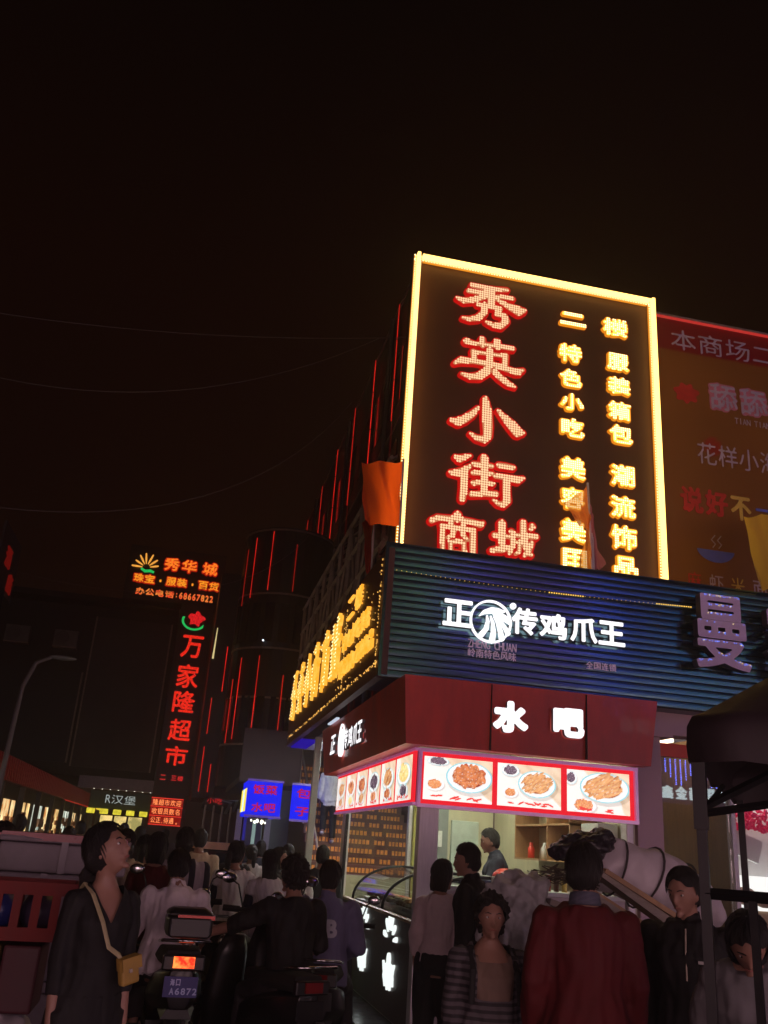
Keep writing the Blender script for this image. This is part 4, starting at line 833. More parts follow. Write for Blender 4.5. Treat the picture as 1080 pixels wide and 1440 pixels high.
# ------------------------------------------------ left row of stalls
ms = empty('market_stalls', (-3.4, 28, 0), 'long low row of lit market stalls under a dark red awning on the left', 'stall row')
MB().loft([[(-3.0, y, 2.28), (-3.0, y, 2.72), (-4.6, y, 3.1), (-4.6, y, 3.0)] for y in (9.0, 41.)]).build('awning', mat('maroon_sheet', (.09, .022, .018), .5, var=.4, scale=2., stretch=(1, 8, 1), bump=.3), ms)
cor = MB()
for k in range(130): cor.bb(-2.985, -2.965, 9.2 + k * .245, 9.28 + k * .245, 2.30, 2.70)
cor.build('awning_ribs', mat('red_lit_ribs', (.12, .02, .02), .45, emis=(1., .04, .02, .028)), ms)['kind'] = 'stuff'  # ribs emit faint red, standing in for neon on the awning
MB().bb(-2.97, -2.95, 26, 36, 2.26, 2.285).build('red_tube', em('awning_red_line', (1., .05, .03), .35), ms)
MB().bb(-2.97, -2.95, 36, 41, 2.28, 2.36).build('yellow_tube', em('awning_yellow_line', (1., .75, .05), .9), ms)
MB().bb(-3.9, -3.8, 9, 41, .12, 2.9).build('back_wall', m_dark, ms)
k = 0; y = 10.4
pal = [('a', (1., .72, .30), (.30, .12, .03)), ('b', (.85, .9, .75), (.10, .14, .12)), ('c', (1., .85, .45), (.5, .2, .05))]
while y < 40:
    nm, c1, c2_ = pal[k % 3]; w_ = 1.5
    o = MB().bb(-3.79, -3.77, y, y + w_, .9, 2.1).build('lit_window', em_var('stall_window_' + nm, c1, c2_, 1.5, 2.2), ms)
    MB().bb(-3.76, -3.74, y + w_ * .48, y + w_ * .52, .9, 2.1).build('glazing_bar', m_black, o)
    g_ = MB()
    for q in range(14): g_.box((-3.62 - .1 * rnd.random(), y + .1 + (w_ - .2) * rnd.random(), .95 + .9 * rnd.random()), (.1, .1 + .08 * rnd.random(), .14), rz=rnd.random())
    g_.build('goods', mat('stall_goods', (.3, .12, .06), .6, var=.8, scale=5.), ms)['kind'] = 'stuff'
    MB().bb(-3.08, -2.98, y - .25, y - .15, .12, 2.28).build('post', m_black, ms)
    y += 2.3; k += 1
for y in (16.8, 18.3): MB().bb(-3.72, -3.70, y, y + .5, 2.05, 2.2).build('neon_sign', em('pink_red_neon', (1., .05, .08), 1.2), ms)
MB().bb(-3.72, -3.70, 18.9, 19.2, 2.0, 2.12).build('neon_sign', em('orange_neon', (1., .4, .05), 1.2), ms)
rs = empty('far_red_sign', (-3.5, 16, 5.5), 'dim red led sign half out of view at the left edge', 'sign')
MB().bb(-3.62, -3.58, 15.6, 17.2, 5.4, 6.5).build('board', m_dark, rs)
for i, ch in enumerate('酒店'):
    mb = MB(); sdf_poly(mb, F_glyph(ch, .42, .36, .01), .5, .5, .03, (-3.57, 16.2 + i * .5, 6.0 - i * .35), 'R', .03); mb.build('letter', em('dim_red_letter', (1., .03, .02), .10), rs)
MB().bar((-3.6, 16.4, 3.0), (-3.6, 16.4, 5.5), .08).build('post', m_black, rs)

# ------------------------------------------------ shop across the street, behind the camera: its sign is seen mirrored, the glowing panels are added to light the scene
ac = empty('opposite_shop', (12, -5.2, 0), 'shop across the street with a blue lit sign, mirrored in the shop window', 'shop')
MB().bb(-8, 24, -8, -5.25, 0, 9).build('wall', m_dark, ac)
MB().bb(9.8, 17.5, -5.24, -5.1, 3.35, 4.85).build('sign_board', mat('navy_sign_board', (.01, .012, .08), .5, emis=(.02, .03, .5, .10)), ac)
d = MB()
for i in range(48):
    L = 11 + int(5 * math.sin(i * .9))
    for j in range(L): bulb(d, Vector((10. + i * .155, -5.10, 4.52 - j * .047)), *FR['B'], .018)
d.build('blue_bulbs', em('blue_string', (.10, .16, 1.), 9., False), ac)['kind'] = 'stuff'
text_line('欢迎光临欢迎光临', 7.2, .24, (13.6, -5.1, 4.68), 'B', em('yellow_green_letters', (.75, .85, .02), 1.0), ac)
for i, ch in enumerate('金鑫国尚金鑫国尚金鑫国尚金鑫国尚'): chan_letter(ch, .33, .34, (16.9 - i * .42, -5.1, 3.64), 'B', em('cool_white_letter', (.75, .95, 1.), 2.0), ac, .012)
cols = [((.10, .06, 1.), 1.5), ((.30, .08, .95), 1.3), ((.06, .14, 1.), 1.5), ((.55, .9, .15), .45), ((.45, .12, .9), 1.2), ((.05, .35, .9), .8), ((.9, .25, .7), .9)]
for i in (9, 10, 12, 13, 15, 16, 18, 19, 21):
    c_, s_ = cols[(i * 5) % 7]; x = -6.5 + i * 1.25
    MB().bb(x, x + 1.0, -5.24, -5.12, 5.0 + .15 * (i % 3), 5.9 + .2 * ((i * 7) % 4)).build('light_panel', em('panel_light_%d' % ((i * 5) % 7), c_, s_ * 2.3), ac)  # coloured panels added where the fascia slats will reflect them
for i in (0, 1, 2, 3, 5):
    x = -5 + i * 4.6; MB().bb(x, x + 3.2, -5.24, -5.18, .4, 3.4 if i < 2 else 2.6).build('shopfront_panel', em('crowd_fill_glow', (1., .60, .64), 4.), ac)  # added glow panels at window height, fill light for the crowd

# ------------------------------------------------ flags on the fascia
def flag(pole, pts, col, lab, alpha=1., em_=.0, g=6):
    """pts: corners a,b,c,d of the cloth as lists along the hoist and fly"""
    t = empty('flag', pole[0], lab, 'flag')
    MB().tube(pole, .012, 6).build('pole', m_alu, t)
    a, b, c, d_ = [Vector(p) for p in pts]; n = 14; V = []
    for i in range(n + 1):
        for j in range(n + 1):
            u, v = i / n, j / n; p = a.lerp(b, u).lerp(d_.lerp(c, u), v); p = p + Vector((.01 * math.sin(9 * v + 5 * u), .05 * math.sin(8 * u + 3 * v) * u + .02 * math.sin(17 * u + 7 * v), .012 * math.sin(12 * u + 2))); V.append(p)
    F = [(i * (n + 1) + j, (i + 1) * (n + 1) + j, (i + 1) * (n + 1) + j + 1, i * (n + 1) + j + 1) for i in range(n) for j in range(n)]
    key = 'flag_cloth_%02d' % int(col[1] * 100 + alpha * 10 + col[2] * 900)
    m = mat(key, col, .75, var=.12, scale=4., alpha=alpha)
    if key not in _fl:
        _fl.add(key); nn = m.node_tree.nodes; ll = m.node_tree.links; out = [k for k in nn if k.type == 'OUTPUT_MATERIAL'][0]; b_ = nn['Principled BSDF']
        tr = nn.new('ShaderNodeBsdfTranslucent'); tr.inputs[0].default_value = (*[min(1, c * 1.4) for c in col], 1); mx = nn.new('ShaderNodeMixShader'); mx.inputs[0].default_value = .65
        ll.new(b_.outputs[0], mx.inputs[1]); ll.new(tr.outputs[0], mx.inputs[2])
        tp_ = nn.new('ShaderNodeBsdfTransparent'); m2 = nn.new('ShaderNodeMixShader'); m2.inputs[0].default_value = alpha
        ll.new(tp_.outputs[0], m2.inputs[1]); ll.new(mx.outputs[0], m2.inputs[2]); ll.new(m2.outputs[0], out.inputs[0]); b_.inputs['Alpha'].default_value = 1
    MB().add(V, F).build('cloth', m, t, smooth=True); return t
_fl = set()
flag([(1.80, 8.32, 4.47), (1.79, 8.32, 5.45)], [(1.785, 8.33, 5.42), (1.43, 8.75, 5.53), (1.483, 8.75, 4.84), (1.785, 8.33, 4.70)], (1., .115, .02), 'bright red orange flag at the left edge of the tall sign')
flag([(3.915, 8.36, 4.47), (3.875, 8.36, 5.52)], [(3.87, 8.36, 5.48), (3.58, 8.30, 5.22), (3.72, 8.28, 5.0), (3.89, 8.36, 4.96)], (.80, .22, .06), 'orange pennant on a thin pole, leaning left over the yellow characters', .72)
flag([(3.935, 8.37, 4.47), (3.925, 8.37, 4.9)], [(3.88, 8.355, 5.3), (3.885, 8.34, 4.98), (3.72, 8.32, 4.50), (3.90, 8.355, 4.50)], (.82, .30, .06), 'lower orange cloth hanging on the same pole as the pennant', .8)
flag([(3.945, 8.39, 4.47), (3.93, 8.39, 4.95)], [(3.90, 8.37, 5.35), (3.95, 8.40, 5.0), (4.06, 8.42, 4.60), (3.93, 8.37, 4.50)], (.42, .15, .28), 'dull purple side of the cloth right of the flag pole', .75)
flag([(6.22, 8.36, 4.47), (6.2, 8.36, 5.6)], [(6.19, 8.36, 5.50), (5.51, 7.95, 5.22), (5.57, 7.95, 4.42), (6.19, 8.36, 4.60)], (1., .56, .10), 'yellow orange flag at the right edge before the printed banner')
flag([(1.72, 9.3, 4.42), (1.70, 9.3, 5.3)], [(1.70, 9.32, 5.28), (1.66, 9.75, 5.2), (1.69, 9.45, 4.5), (1.70, 9.32, 4.46)], (.70, .04, .02), 'narrow red flag hanging above the side sign')

# ------------------------------------------------ wires and street lamp
for lab, P_ in (('upper thin cable crossing the night sky', [(-7, 14, 9.7), (-1.6, 14, 9.75), (4.4, 14, 10.9)]), ('second cable sagging below the upper one', [(-7, 14, 9.2), (-2.2, 14, 8.45), (2.4, 14, 10.4)]),
                ('low cable sagging deeply over the street', [(-7, 14, 6.6), (-1.4, 14, 6.45), (2.0, 14, 9.0)]), ('cable rising behind the pylon towards the mall', [(-7, 22, 7.8), (-1, 22, 7.2), (2.6, 24.4, 10.)])):
    a, c, b = [Vector(p) for p in P_]; pts = []
    for i in range(25): t = i / 24; pts.append(a * (1 - t) * (1 - 2 * t) + c * 4 * t * (1 - t) + b * t * (2 * t - 1))
    tag(MB().tube(pts, .007, 4).build('cable', mat('grey_cable', (.16, .14, .15), .5), None), lab, 'cable')
sl = empty('street_lamp', (-2.75, 14, 0), 'thin grey street lamp with a curved arm, unlit, above the left stalls', 'street lamp')
MB().tube([(-2.55, 14, 0), (-2.5, 14, 2.9), (-2.48, 14, 3.5), (-2.36, 14, 3.86), (-2.15, 14, 3.97)], [.05, .035, .03, .028, .025], 8).build('pole', mat('dull_lamp_post', (.16, .15, .16), .6), sl, smooth=True)
MB().ell((-2.0, 14, 3.97), (.2, .08, .035)).build('lamp_head', m_grey, sl, smooth=True)

# ------------------------------------------------ black tent frame, right foreground
te = empty('market_tent', (2.9, 3.2, 0), 'black market tent with a square steel leg at the right edge', 'tent')
m_tent = mat('black_tent_cloth', (.030, .018, .022), .6, var=.3, scale=4., bump=.35)
TA = Vector((2.05, 3.41, 0)); e1 = Vector((.80, -.60, 0)); e2 = Vector((.60, .80, 0)); TL = 2.3; up = Vector((0, 0, 1))
for c_ in (TA, TA + e1 * TL, TA + e2 * TL, TA + (e1 + e2) * TL):
    MB().tube([c_, c_ + up * 2.06], .027, 4, side=tuple(e1 + e2)).build('leg', m_black, te)
MB().tube([TA + up * 1.0, TA + up * 1.05], .035, 4, side=tuple(e1 + e2)).build('leg_collar', m_black, te); MB().tube([TA + up * 1.78, TA + up * 2.08], .038, 4, side=tuple(e1 + e2)).build('leg_sleeve', m_black, te)
MB().bar(TA + up * 1.545, TA + e1 * TL + up * 1.545, .03).build('cross_bar', m_black, te)
for t_ in (.17, .9): MB().bar(TA + e1 * t_, TA + e1 * t_ + up * 1.53, .028).build('upright_bar', m_black, te)
MB().bar(TA + up * 1.86, TA + e1 * .38 + up * 2.06, .024).build('brace', m_black, te); MB().bar(TA + up * 1.84, TA + e1 * 1.1 + up * 2.04, .022).build('brace', m_black, te); MB().bar(TA + up * 1.84, TA + e2 * 1.1 + up * 2.04, .022).build('brace', m_black, te)
cen = TA + (e1 + e2) * TL / 2 + up * 3.35; n = 12; rings = []
for zt, ins, sag in ((2.035, -.035, .0), (2.10, -.04, .004), (2.18, -.035, .004), (2.225, -.015, .0), (2.25, .03, 0)):
    ring = []
    for k in range(4):
        a_, b_ = [(0, 0), (1, 0), (1, 1), (0, 1)][k], [(1, 0), (1, 1), (0, 1), (0, 0)][k]
        for i in range(n):
            u = i / n; x_ = a_[0] + (b_[0] - a_[0]) * u; y_ = a_[1] + (b_[1] - a_[1]) * u
            sx_ = ins / TL; p_ = TA + e1 * TL * (x_ * (1 - 2 * sx_) + sx_) + e2 * TL * (y_ * (1 - 2 * sx_) + sx_)
            p_ = p_ + up * (zt + .012 * math.sin(u * 25 + k)) + (e1 * math.sin(u * 19 + k * 2) + e2 * math.cos(u * 23)) * .009; ring.append(p_)
    rings.append(ring)
for q in (.35, .7, .97): rings.append([p_.lerp(cen, q) + up * (-.10 * math.sin(q * math.pi)) for p_ in rings[4]])
cc = MB(); cc.loft(rings, cap=False); cc.build('canopy', m_tent, te, smooth=True)

# ------------------------------------------------ air conditioners and pipes on the dark walls
def aircon(x, y, z, face, lab):
    t = empty('air_conditioner', (x, y, z), lab, 'air conditioner', 'air conditioners on the dark walls')
    dx, dy = (.32, .8) if face == 'x' else (.8, .32)
    bevel(MB().bb(x - dx / 2, x + dx / 2, y - dy / 2, y + dy / 2, z, z + .55).build('casing', mat('dirty_casing', (.22, .21, .19), .6, var=.3), t), .02)
    N_ = 14; c_ = Vector((x - .165, y + .12, z + .28)) if face == 'x' else Vector((x - .12, y - .165, z + .28)); g_ = MB()
    for r_ in (.21, .15, .09, .04):
        g_.tube([c_ + (Vector((0, math.cos(2 * math.pi * k / N_), math.sin(2 * math.pi * k / N_))) if face == 'x' else Vector((math.cos(2 * math.pi * k / N_), 0, math.sin(2 * math.pi * k / N_)))) * r_ for k in range(N_ + 1)], .008, 4)
    g_.build('fan_grille', m_black, t)['kind'] = 'stuff'
    MB().bb(x - dx / 2, x + dx / 2, y - dy / 2, y + dy / 2, z - .05, z - .004).build('bracket', m_steel, t)
for x, y, z, f_, lab in ((3.44, 19.4, 6.9, 'x', 'lower air conditioner on the mall wall above the steel lattice'), (3.44, 22.3, 6.9, 'x', 'air conditioner on the mall wall between two neon lines'), (3.44, 25.6, 9.4, 'x', 'high air conditioner near the top of the round tower'),
                         (-4.6, 32.1, 7.4, 'y', 'air conditioner high on the dark hall left of the billboard'), (-6.2, 32.1, 7.4, 'y', 'second air conditioner farther left on the dark hall')): aircon(x, y, z, f_, lab)
for k, (y, lab) in enumerate(((18.9, 'drain pipe on the mall wall nearest the tall sign'), (24.9, 'drain pipe on the mall wall halfway along'), (32.0, 'drain pipe at the far end of the mall wall'))):
    tag(MB().tube([(3.54, y, 3.5), (3.54, y, 14.1)], .05, 8).build('drain_pipe', mat('grey_pipe', (.12, .11, .11), .6), None), lab, 'pipe')
# ------------------------------------------------ people
def voxel(mb, name, vs, smooth_it=4, M=None, noise_amp=0., noise_s=(14, 14, 4), ripple=0.):
    me = mb.mesh('rough'); o = bpy.data.objects.new('rough', me)
    r = o.modifiers.new('r', 'REMESH'); r.mode = 'VOXEL'; r.voxel_size = vs
    s = o.modifiers.new('s', 'SMOOTH'); s.factor = .5; s.iterations = smooth_it
    out = evaluate(o); out.name = name; bpy.data.meshes.remove(me)
    if noise_amp:
        n = len(out.vertices); co = np.empty(n * 3, np.float32); no = np.empty(n * 3, np.float32); out.vertices.foreach_get('co', co); out.vertices.foreach_get('normal', no)
        co = co.reshape(-1, 3); no = no.reshape(-1, 3); q = co * np.array(noise_s, np.float32)
        nv = np.array([mnoise.noise(v) for v in q.tolist()], np.float32)
        nv = nv + .5 * np.array([mnoise.noise((v[0] * 2.6 + 7, v[1] * 2.6, v[2] * 1.7)) for v in q.tolist()], np.float32) - .5 * np.abs(np.array([mnoise.noise((v[0] * .9 + v[2] * .8, v[1] * .9, v[2] * 1.3 - v[0] * .5)) for v in q.tolist()], np.float32))
        co += no * (noise_amp * nv + ripple * np.sin(co[:, 0] * 55 + 3 * nv) * .5)[:, None]
        out.vertices.foreach_set('co', co.ravel()); out.update()
    out.polygons.foreach_set('use_smooth', [True] * len(out.polygons)); return out
def cutfaces(me, keep):
    bm = bmesh.new(); bm.from_mesh(me); bmesh.ops.delete(bm, geom=[f for f in bm.faces if not keep(f.calc_center_median())], context='FACES')
    for _ in range(8):
        new = {}
        for v in bm.verts:
            nb = [e.other_vert(v).co for e in v.link_edges if e.is_boundary]
            if len(nb) == 2: new[v] = v.co * .4 + (nb[0] + nb[1]) * .3
        for v, c in new.items(): v.co = c
    bm.to_mesh(me); bm.free(); return me
SKIN = mat('skin', (.34, .18, .13), .5, var=.10, scale=8.)
HAIR = mat('black_hair', (.012, .009, .009), .5, var=.4, scale=40., stretch=(4, 4, .5), bump=.8)
SHOE = mat('dark_shoe', (.03, .03, .03), .5)
def ori(r, u, f): return r
class Person:
    def __init__(s, label, loc, rz, h=1.70, sex='m', lean=0., twist=0., head=(0., 0.), armL=None, armR=None, legL=None, legR=None, hips=.0, vs=.0125, group=None, wide=1., side=0.):
        s.root = empty('person', loc, label, 'person', group, rz); s.k = h / 1.70; s.sex = sex; s.vs = vs; s.w = wide
        s.T = Matrix.Translation((0, 0, -hips)) @ Matrix.Translation((0, 0, .93)) @ Matrix.Rotation(side, 4, 'Y') @ Matrix.Rotation(-lean, 4, 'X') @ Matrix.Rotation(twist, 4, 'Z') @ Matrix.Translation((0, 0, -.93))
        sh = .185 * wide if sex == 'm' else .160 * wide
        s.sh = sh; f = (sex == 'f')
        s.rings = [(.80, .13, .10, .0), (.86, .165, .118, -.012), (.93, .165 if not f else .172, .118, -.014), (1.02, .150 if not f else .148, .108, -.004), (1.10, .142 if not f else .122, .102, 0), (1.20, .155 if not f else .132, .112, .006), (1.29, .168 if not f else .146, .120 if not f else .128, .010), (1.35, .168 if not f else .146, .108, .0), (1.39, .150 if not f else .13, .092, -.006), (1.425, .112 if not f else .098, .076, -.010), (1.455, .075, .066, -.008), (1.485, .056, .058, -.004)]
        s.rings = [(z, rx * wide, ry * wide, y) for z, rx, ry, y in s.rings]
        aL = armL or ((-sh - .035, -.02, 1.13), (-sh - .035, .05, .89)); aR = armR or ((sh + .035, -.02, 1.13), (sh + .035, .05, .89))
        s.arms = [[Vector((-sh + .012, -.008, 1.375)), Vector(aL[0]), Vector(aL[1])], [Vector((sh - .012, -.008, 1.375)), Vector(aR[0]), Vector(aR[1])]]
        s.arms = [[s.T @ p for p in a] for a in s.arms]
        D = (0, 0, -hips)
        lL = legL or ((-.10, .02, .49), (-.105, -.02, .075)); lR = legR or ((.10, .02, .49), (.105, -.02, .075))
        s.legs = [[Vector((-.092, 0, .90 - hips)), Vector(lL[0]), Vector(lL[1])], [Vector((.092, 0, .90 - hips)), Vector(lR[0]), Vector(lR[1])]]
        s.H = s.T @ Matrix.Translation((0, .012, 1.50)) @ Matrix.Rotation(head[0], 4, 'Z') @ Matrix.Rotation(head[1], 4, 'X') @ Matrix.Translation((0, .012, .095))
    def trunk(s, mb, z0, z1, g=0., n=18):
        R_ = []; zs = sorted(set([z0, z1] + [r[0] for r in s.rings if z0 < r[0] < z1]))
        for z in zs:
            rr = [np.interp(z, [r[0] for r in s.rings], [r[i] for r in s.rings]) for i in (1, 2, 3)]
            if callable(g): gg = g(z)
            else: gg = g
            R_.append([s.T @ Vector(((rr[0] + gg) * math.copysign(abs(math.cos(a)) ** .85, math.cos(a)), rr[2] + (rr[1] + gg) * math.sin(a), z)) for a in [2 * math.pi * k / n for k in range(n)]])
        mb.loft(R_)
    def head_mesh(s, mb):
        n, m = 22, 16; V = []; F = []
        for i in range(m + 1):
            th = math.pi * i / m; z = math.cos(th)
            for j in range(n):
                a = 2 * math.pi * j / n; x = math.sin(th) * math.cos(a); y = math.sin(th) * math.sin(a)
                wx, wy, wz = .073, .094, .112
                if z < 0: wx *= 1 - .30 * (-z) ** 1.3; wy *= 1 - (.12 if y > 0 else .38) * (-z) ** 1.2
                px, py, pz = x * wx, y * wy, z * wz
                if y > .3 and z < -.45: py += .012 * (-z - .45); pz -= .006
                if y > .75 and .02 < z < .25: py -= .006 * (1 - abs(z - .12) / .13) * min(1, abs(x) * 4)
                V.append(s.H @ Vector((px, py, pz)))
        for i in range(m):
            for j in range(n): k = (j + 1) % n; F.append((i * n + j, (i + 1) * n + j, (i + 1) * n + k, i * n + k))
        mb.add(V, F)
        h = lambda *p: s.H @ Vector(p)
        mb.tube([h(0, .088, .022), h(0, .097, -.004), h(0, .106, -.024), h(0, .098, -.032)], [.007, .009, .0125, .009], 8, round_ends=True)
        for q in (-1, 1):
            mb.tube([h(q * .008, .088, .034), h(q * .03, .084, .038), h(q * .05, .070, .030)], [.006, .007, .005], 6, round_ends=True)
            mb.ell(h(q * .073, -.004, -.012), (.010, .019, .031), 8, 6, M=s.H.to_3x3())
        mb.tube([h(-.022, .083, -.056), h(0, .092, -.054), h(.022, .083, -.056)], [.005, .009, .005], 6, round_ends=True)
        mb.ell(h(0, .078, -.092), (.022, .018, .016), 8, 6)
        a = s.T @ Vector((0, -.008, 1.43)); b = s.H @ Vector((0, -.014, -.05)); mb.tube([a, a.lerp(b, .5), b], [.060 * (1 if s.sex == 'm' else .88), .054 * (1 if s.sex == 'm' else .86), .056], 12)
    def hand(s, mb, el, wr, fine):
        d = (wr - el).normalized(); side = Vector((1, 0, 0)); side = (side - d * side.dot(d)); side = side.normalized() if side.length > .2 else Vector((0, 1, 0)); nrm = d.cross(side).normalized()
        # thin across 'side', broad across nrm
        sg = 1 if s.root.matrix_world.to_3x3() @ Vector((1, 0, 0)) else 1
        mb.tube([wr - d * .01, wr + d * .03, wr + d * .075, wr + d * .092], [.026, .036, .040, .034], 10, flat=.42, side=nrm)
        for i, (o_, L) in enumerate(((-.029, .066), (-.010, .076), (.010, .072), (.028, .056))):
            b = wr + d * .085 + nrm * o_; m_ = b + d * L * .5 + side * .004 * (1 if wr.x < 0 else -1); e = b + d * L * .92 + side * .018 * (1 if wr.x < 0 else -1)
            mb.tube([wr + d * .06 + nrm * o_, b, m_, e], [.009, .0092, .0085, .007], 7, round_ends=True)
        b = wr + d * .03 + nrm * .030; mb.tube([b - nrm * .01, b + nrm * .018 + d * .025, b + nrm * .026 + d * .055], [.011, .0105, .008], 7, round_ends=True)
    def body(s, skin=SKIN):
        mb = MB(); s.trunk(mb, .82, 1.475, -.010); s.head_mesh(mb); q = 1 if s.sex == 'm' else .86
        for a in s.arms:
            mid = a[0].lerp(a[1], .4); fm_ = a[1].lerp(a[2], .3)
            mb.tube([a[0] + (a[0] - a[1]).normalized() * .01, mid, a[1], fm_, a[2]], [.043 * q, .044 * q, .037 * q, .039 * q, .027 * q], 10, round_ends=True); s.hand(mb, a[1], a[2], True)
        for l in s.legs:
            mid = l[0].lerp(l[1], .35); cf = l[1].lerp(l[2], .3)
            mb.tube([l[0], mid, l[1], cf, l[2]], [.085 * s.w, .078 * s.w, .054, .056, .036], 12, round_ends=True)
            mb.tube([l[2] + Vector((0, -.02, -.03)), l[2] + Vector((0, .07, -.042)), l[2] + Vector((0, .15, -.05))], [.035, .036, .028], 8, round_ends=True, flat=.7, side=(1, 0, 0))
        me = voxel(mb, 'body', s.vs, 3); me.materials.append(skin); s._o(me, 'body'); return s
    def _o(s, me, name, parent=None, label=None):
        if parent is None: me.transform(Matrix.Scale(s.k, 4))
        else: me.transform(Matrix.Scale(s.k, 4))
        o = bpy.data.objects.new(name, me); COL.objects.link(o); o.parent = parent or s.root
        if label: o['label'] = label
        return o
    def top(s, m, z0=.86, z1=1.455, sleeve=1., g=.016, vneck=None, name='top', amp=.018, cuff=.9, hang=.0, collar=False, ripple=0., sq=None):
        mb = MB(); s.trunk(mb, z0, z1, (lambda z: g + hang * max(0, (1.30 - z))) if hang else g); q = 1 if s.sex == 'm' else .86
        for a in s.arms:
            P = [a[0], a[0].lerp(a[1], .35)]; r = [(.050 * q + g * .8), (.052 * q + g)]
            if sleeve <= .5: P.append(a[0].lerp(a[1], max(.4, sleeve * 2))); r.append(.050 * q + g * cuff)
            else:
                P += [a[1], a[1].lerp(a[2], max(.2, (sleeve - .5) * 2 * .96))]; r += [.046 * q + g * .9, .033 * q + g * .8 * cuff]
            mb.tube(P, r, 12)
            mb.ell(a[0] - Vector((0, 0, .006)), (.057 * q + g * .8,) * 3, 12, 8)
        if collar:
            a = s.T @ Vector((0, -.01, 1.44)); b = s.T @ Vector((0, .0, 1.50)); mb.tube([a, b], [.072, .066], 14)
        me = voxel(mb, name, s.vs * .9, 3, noise_amp=amp, noise_s=(11, 11, 5), ripple=ripple)
        if vneck:
            Ti = s.T.inverted(); w_, zb = vneck
            cutfaces(me, lambda c: not (lambda p: p.y > -.03 and p.z > zb and abs(p.x) < w_ * min(1., (p.z - zb) / (1.46 - zb) if not sq else 1.))(Ti @ c))
        me.materials.append(m); return s._o(me, name)
    def trousers(s, m, g=.016, zt=1.0, name='trousers', short=1.):
        mb = MB(); s.trunk(mb, .84, zt, g * .8)
        for l in s.legs:
            mid = l[0].lerp(l[1], .35); e = l[1].lerp(l[2], .92 * short) if short > .3 else l[0].lerp(l[1], .85)
            P = [l[0] + Vector((0, 0, .03)), mid] + ([l[1], l[1].lerp(l[2], .4 * short)] if short > .3 else []) + [e]; r = [.094 * s.w + g * .4, .083 * s.w + g] + ([.060 + g, .058 + g] if short > .3 else []) + [.046 + g * 1.2 if short > .3 else .075 + g]
            mb.tube(P, r, 12)
        me = voxel(mb, name, s.vs, 3, noise_amp=.008); me.materials.append(m); return s._o(me, name)
    def shoes(s, m=None, c=None):
        for l in s.legs:
            mb = MB(); mb.tube([l[2] + Vector((0, -.045, -.035)), l[2] + Vector((0, .0, -.02)), l[2] + Vector((0, .08, -.035)), l[2] + Vector((0, .165, -.045))], [.036, .046, .044, .034], 10, round_ends=True, flat=.85, side=(1, 0, 0))
            me = voxel(mb, 'shoe', .012, 2); me.materials.append(m or SHOE); s._o(me, 'shoe')
        return s
    def hair(s, kind='short', m=None):
        h = lambda *p: s.H @ Vector(p); mb = MB(); q3 = s.H.to_3x3(); big = kind in ('long', 'bob', 'curly')
        g = .012 if kind == 'short' else .016
        mb.ell(h(0, -.012, .022), (.073 + g, .090 + g, .100 + g * .8), 20, 14, M=q3)
        mb.ell(h(0, -.035, -.02), (.070 + g, .064 + g, .075 + (.02 if big else 0)), 16, 10, M=q3)
        if kind == 'pony':
            mb.tube([h(0, -.09, .03), h(0, -.135, .0), h(0, -.145, -.09), h(0, -.125, -.2), h(0, -.115, -.27)], [.03, .034, .034, .026, .008], 10, round_ends=True)
        if kind == 'low': mb.tube([h(0, -.08, -.03), h(-.02, -.13, -.07), h(-.03, -.15, -.16), h(-.02, -.14, -.26)], [.035, .042, .040, .012], 10, round_ends=True)
        if kind == 'long': mb.tube([h(0, -.045, .0), h(0, -.062, -.1), h(0, -.085, -.2), h(0, -.09, -.32)], [.085, .082, .078, .05], 14, round_ends=True, flat=.55, side=tuple(q3 @ Vector((1, 0, 0))))
        if kind == 'bob': mb.tube([h(0, -.03, .0), h(0, -.035, -.09), h(0, -.04, -.13)], [.088, .088, .075], 14, flat=.85, side=tuple(q3 @ Vector((1, 0, 0))))
        if kind == 'curly': mb.ell(h(0, -.015, .03), (.10, .112, .118), 18, 12, M=q3)
        me = voxel(mb, 'hair', .0085, 2, noise_amp=.006 if kind != 'curly' else .022, noise_s=(60, 60, 14) if kind != 'curly' else (38, 38, 38))
        Hi = s.H.inverted(); low = -.055 if kind == 'short' else -.07
        def keep(c):
            p = Hi @ c
            if p.y > .010 and p.z < .082 - 9. * p.x * p.x + .007 * math.sin(p.x * 150) + .005 * math.sin(p.x * 410 + 1) + .1 * max(0, .06 - p.y) and p.z > -.16 and not (p.y < .035 and big): return False
            if kind == 'short' and p.z < low and p.y > -.03: return False
            return True
        cutfaces(me, keep); me.materials.append(m or HAIR); o = s._o(me, 'hair')
        if s.vs <= .0126:
            mb = MB(); rr = random.Random(len(bpy.data.objects)); cr_ = (.073 + g, .090 + g, .100 + g * .8)
            for k in range(110 if s.vs < .0116 else 60):
                a = rr.uniform(0, 6.283); fr = math.sin(a) > .15; t0 = rr.uniform(.05, .5); t1 = rr.uniform(.75, 1.0) if fr else rr.uniform(1.3, 2.15 if kind != 'short' else 1.9); off = rr.uniform(1.0, 1.06); P = []
                for i in range(6):
                    t = t0 + (t1 - t0) * i / 5; q = off + .05 * (i / 5) ** 2 * rr.random()
                    P.append(h(q * cr_[0] * math.sin(t) * math.cos(a + .25 * t), -.012 + q * cr_[1] * math.sin(t) * math.sin(a + .25 * t), .022 + q * cr_[2] * math.cos(t)))
                mb.tube(P, [.0022, .0026, .0026, .0022, .0018, .0008], 4)
            me = mb.mesh('loose_hair'); me.materials.append(m or HAIR); s._o(me, 'loose_hair', o)['kind'] = 'stuff'
        return o
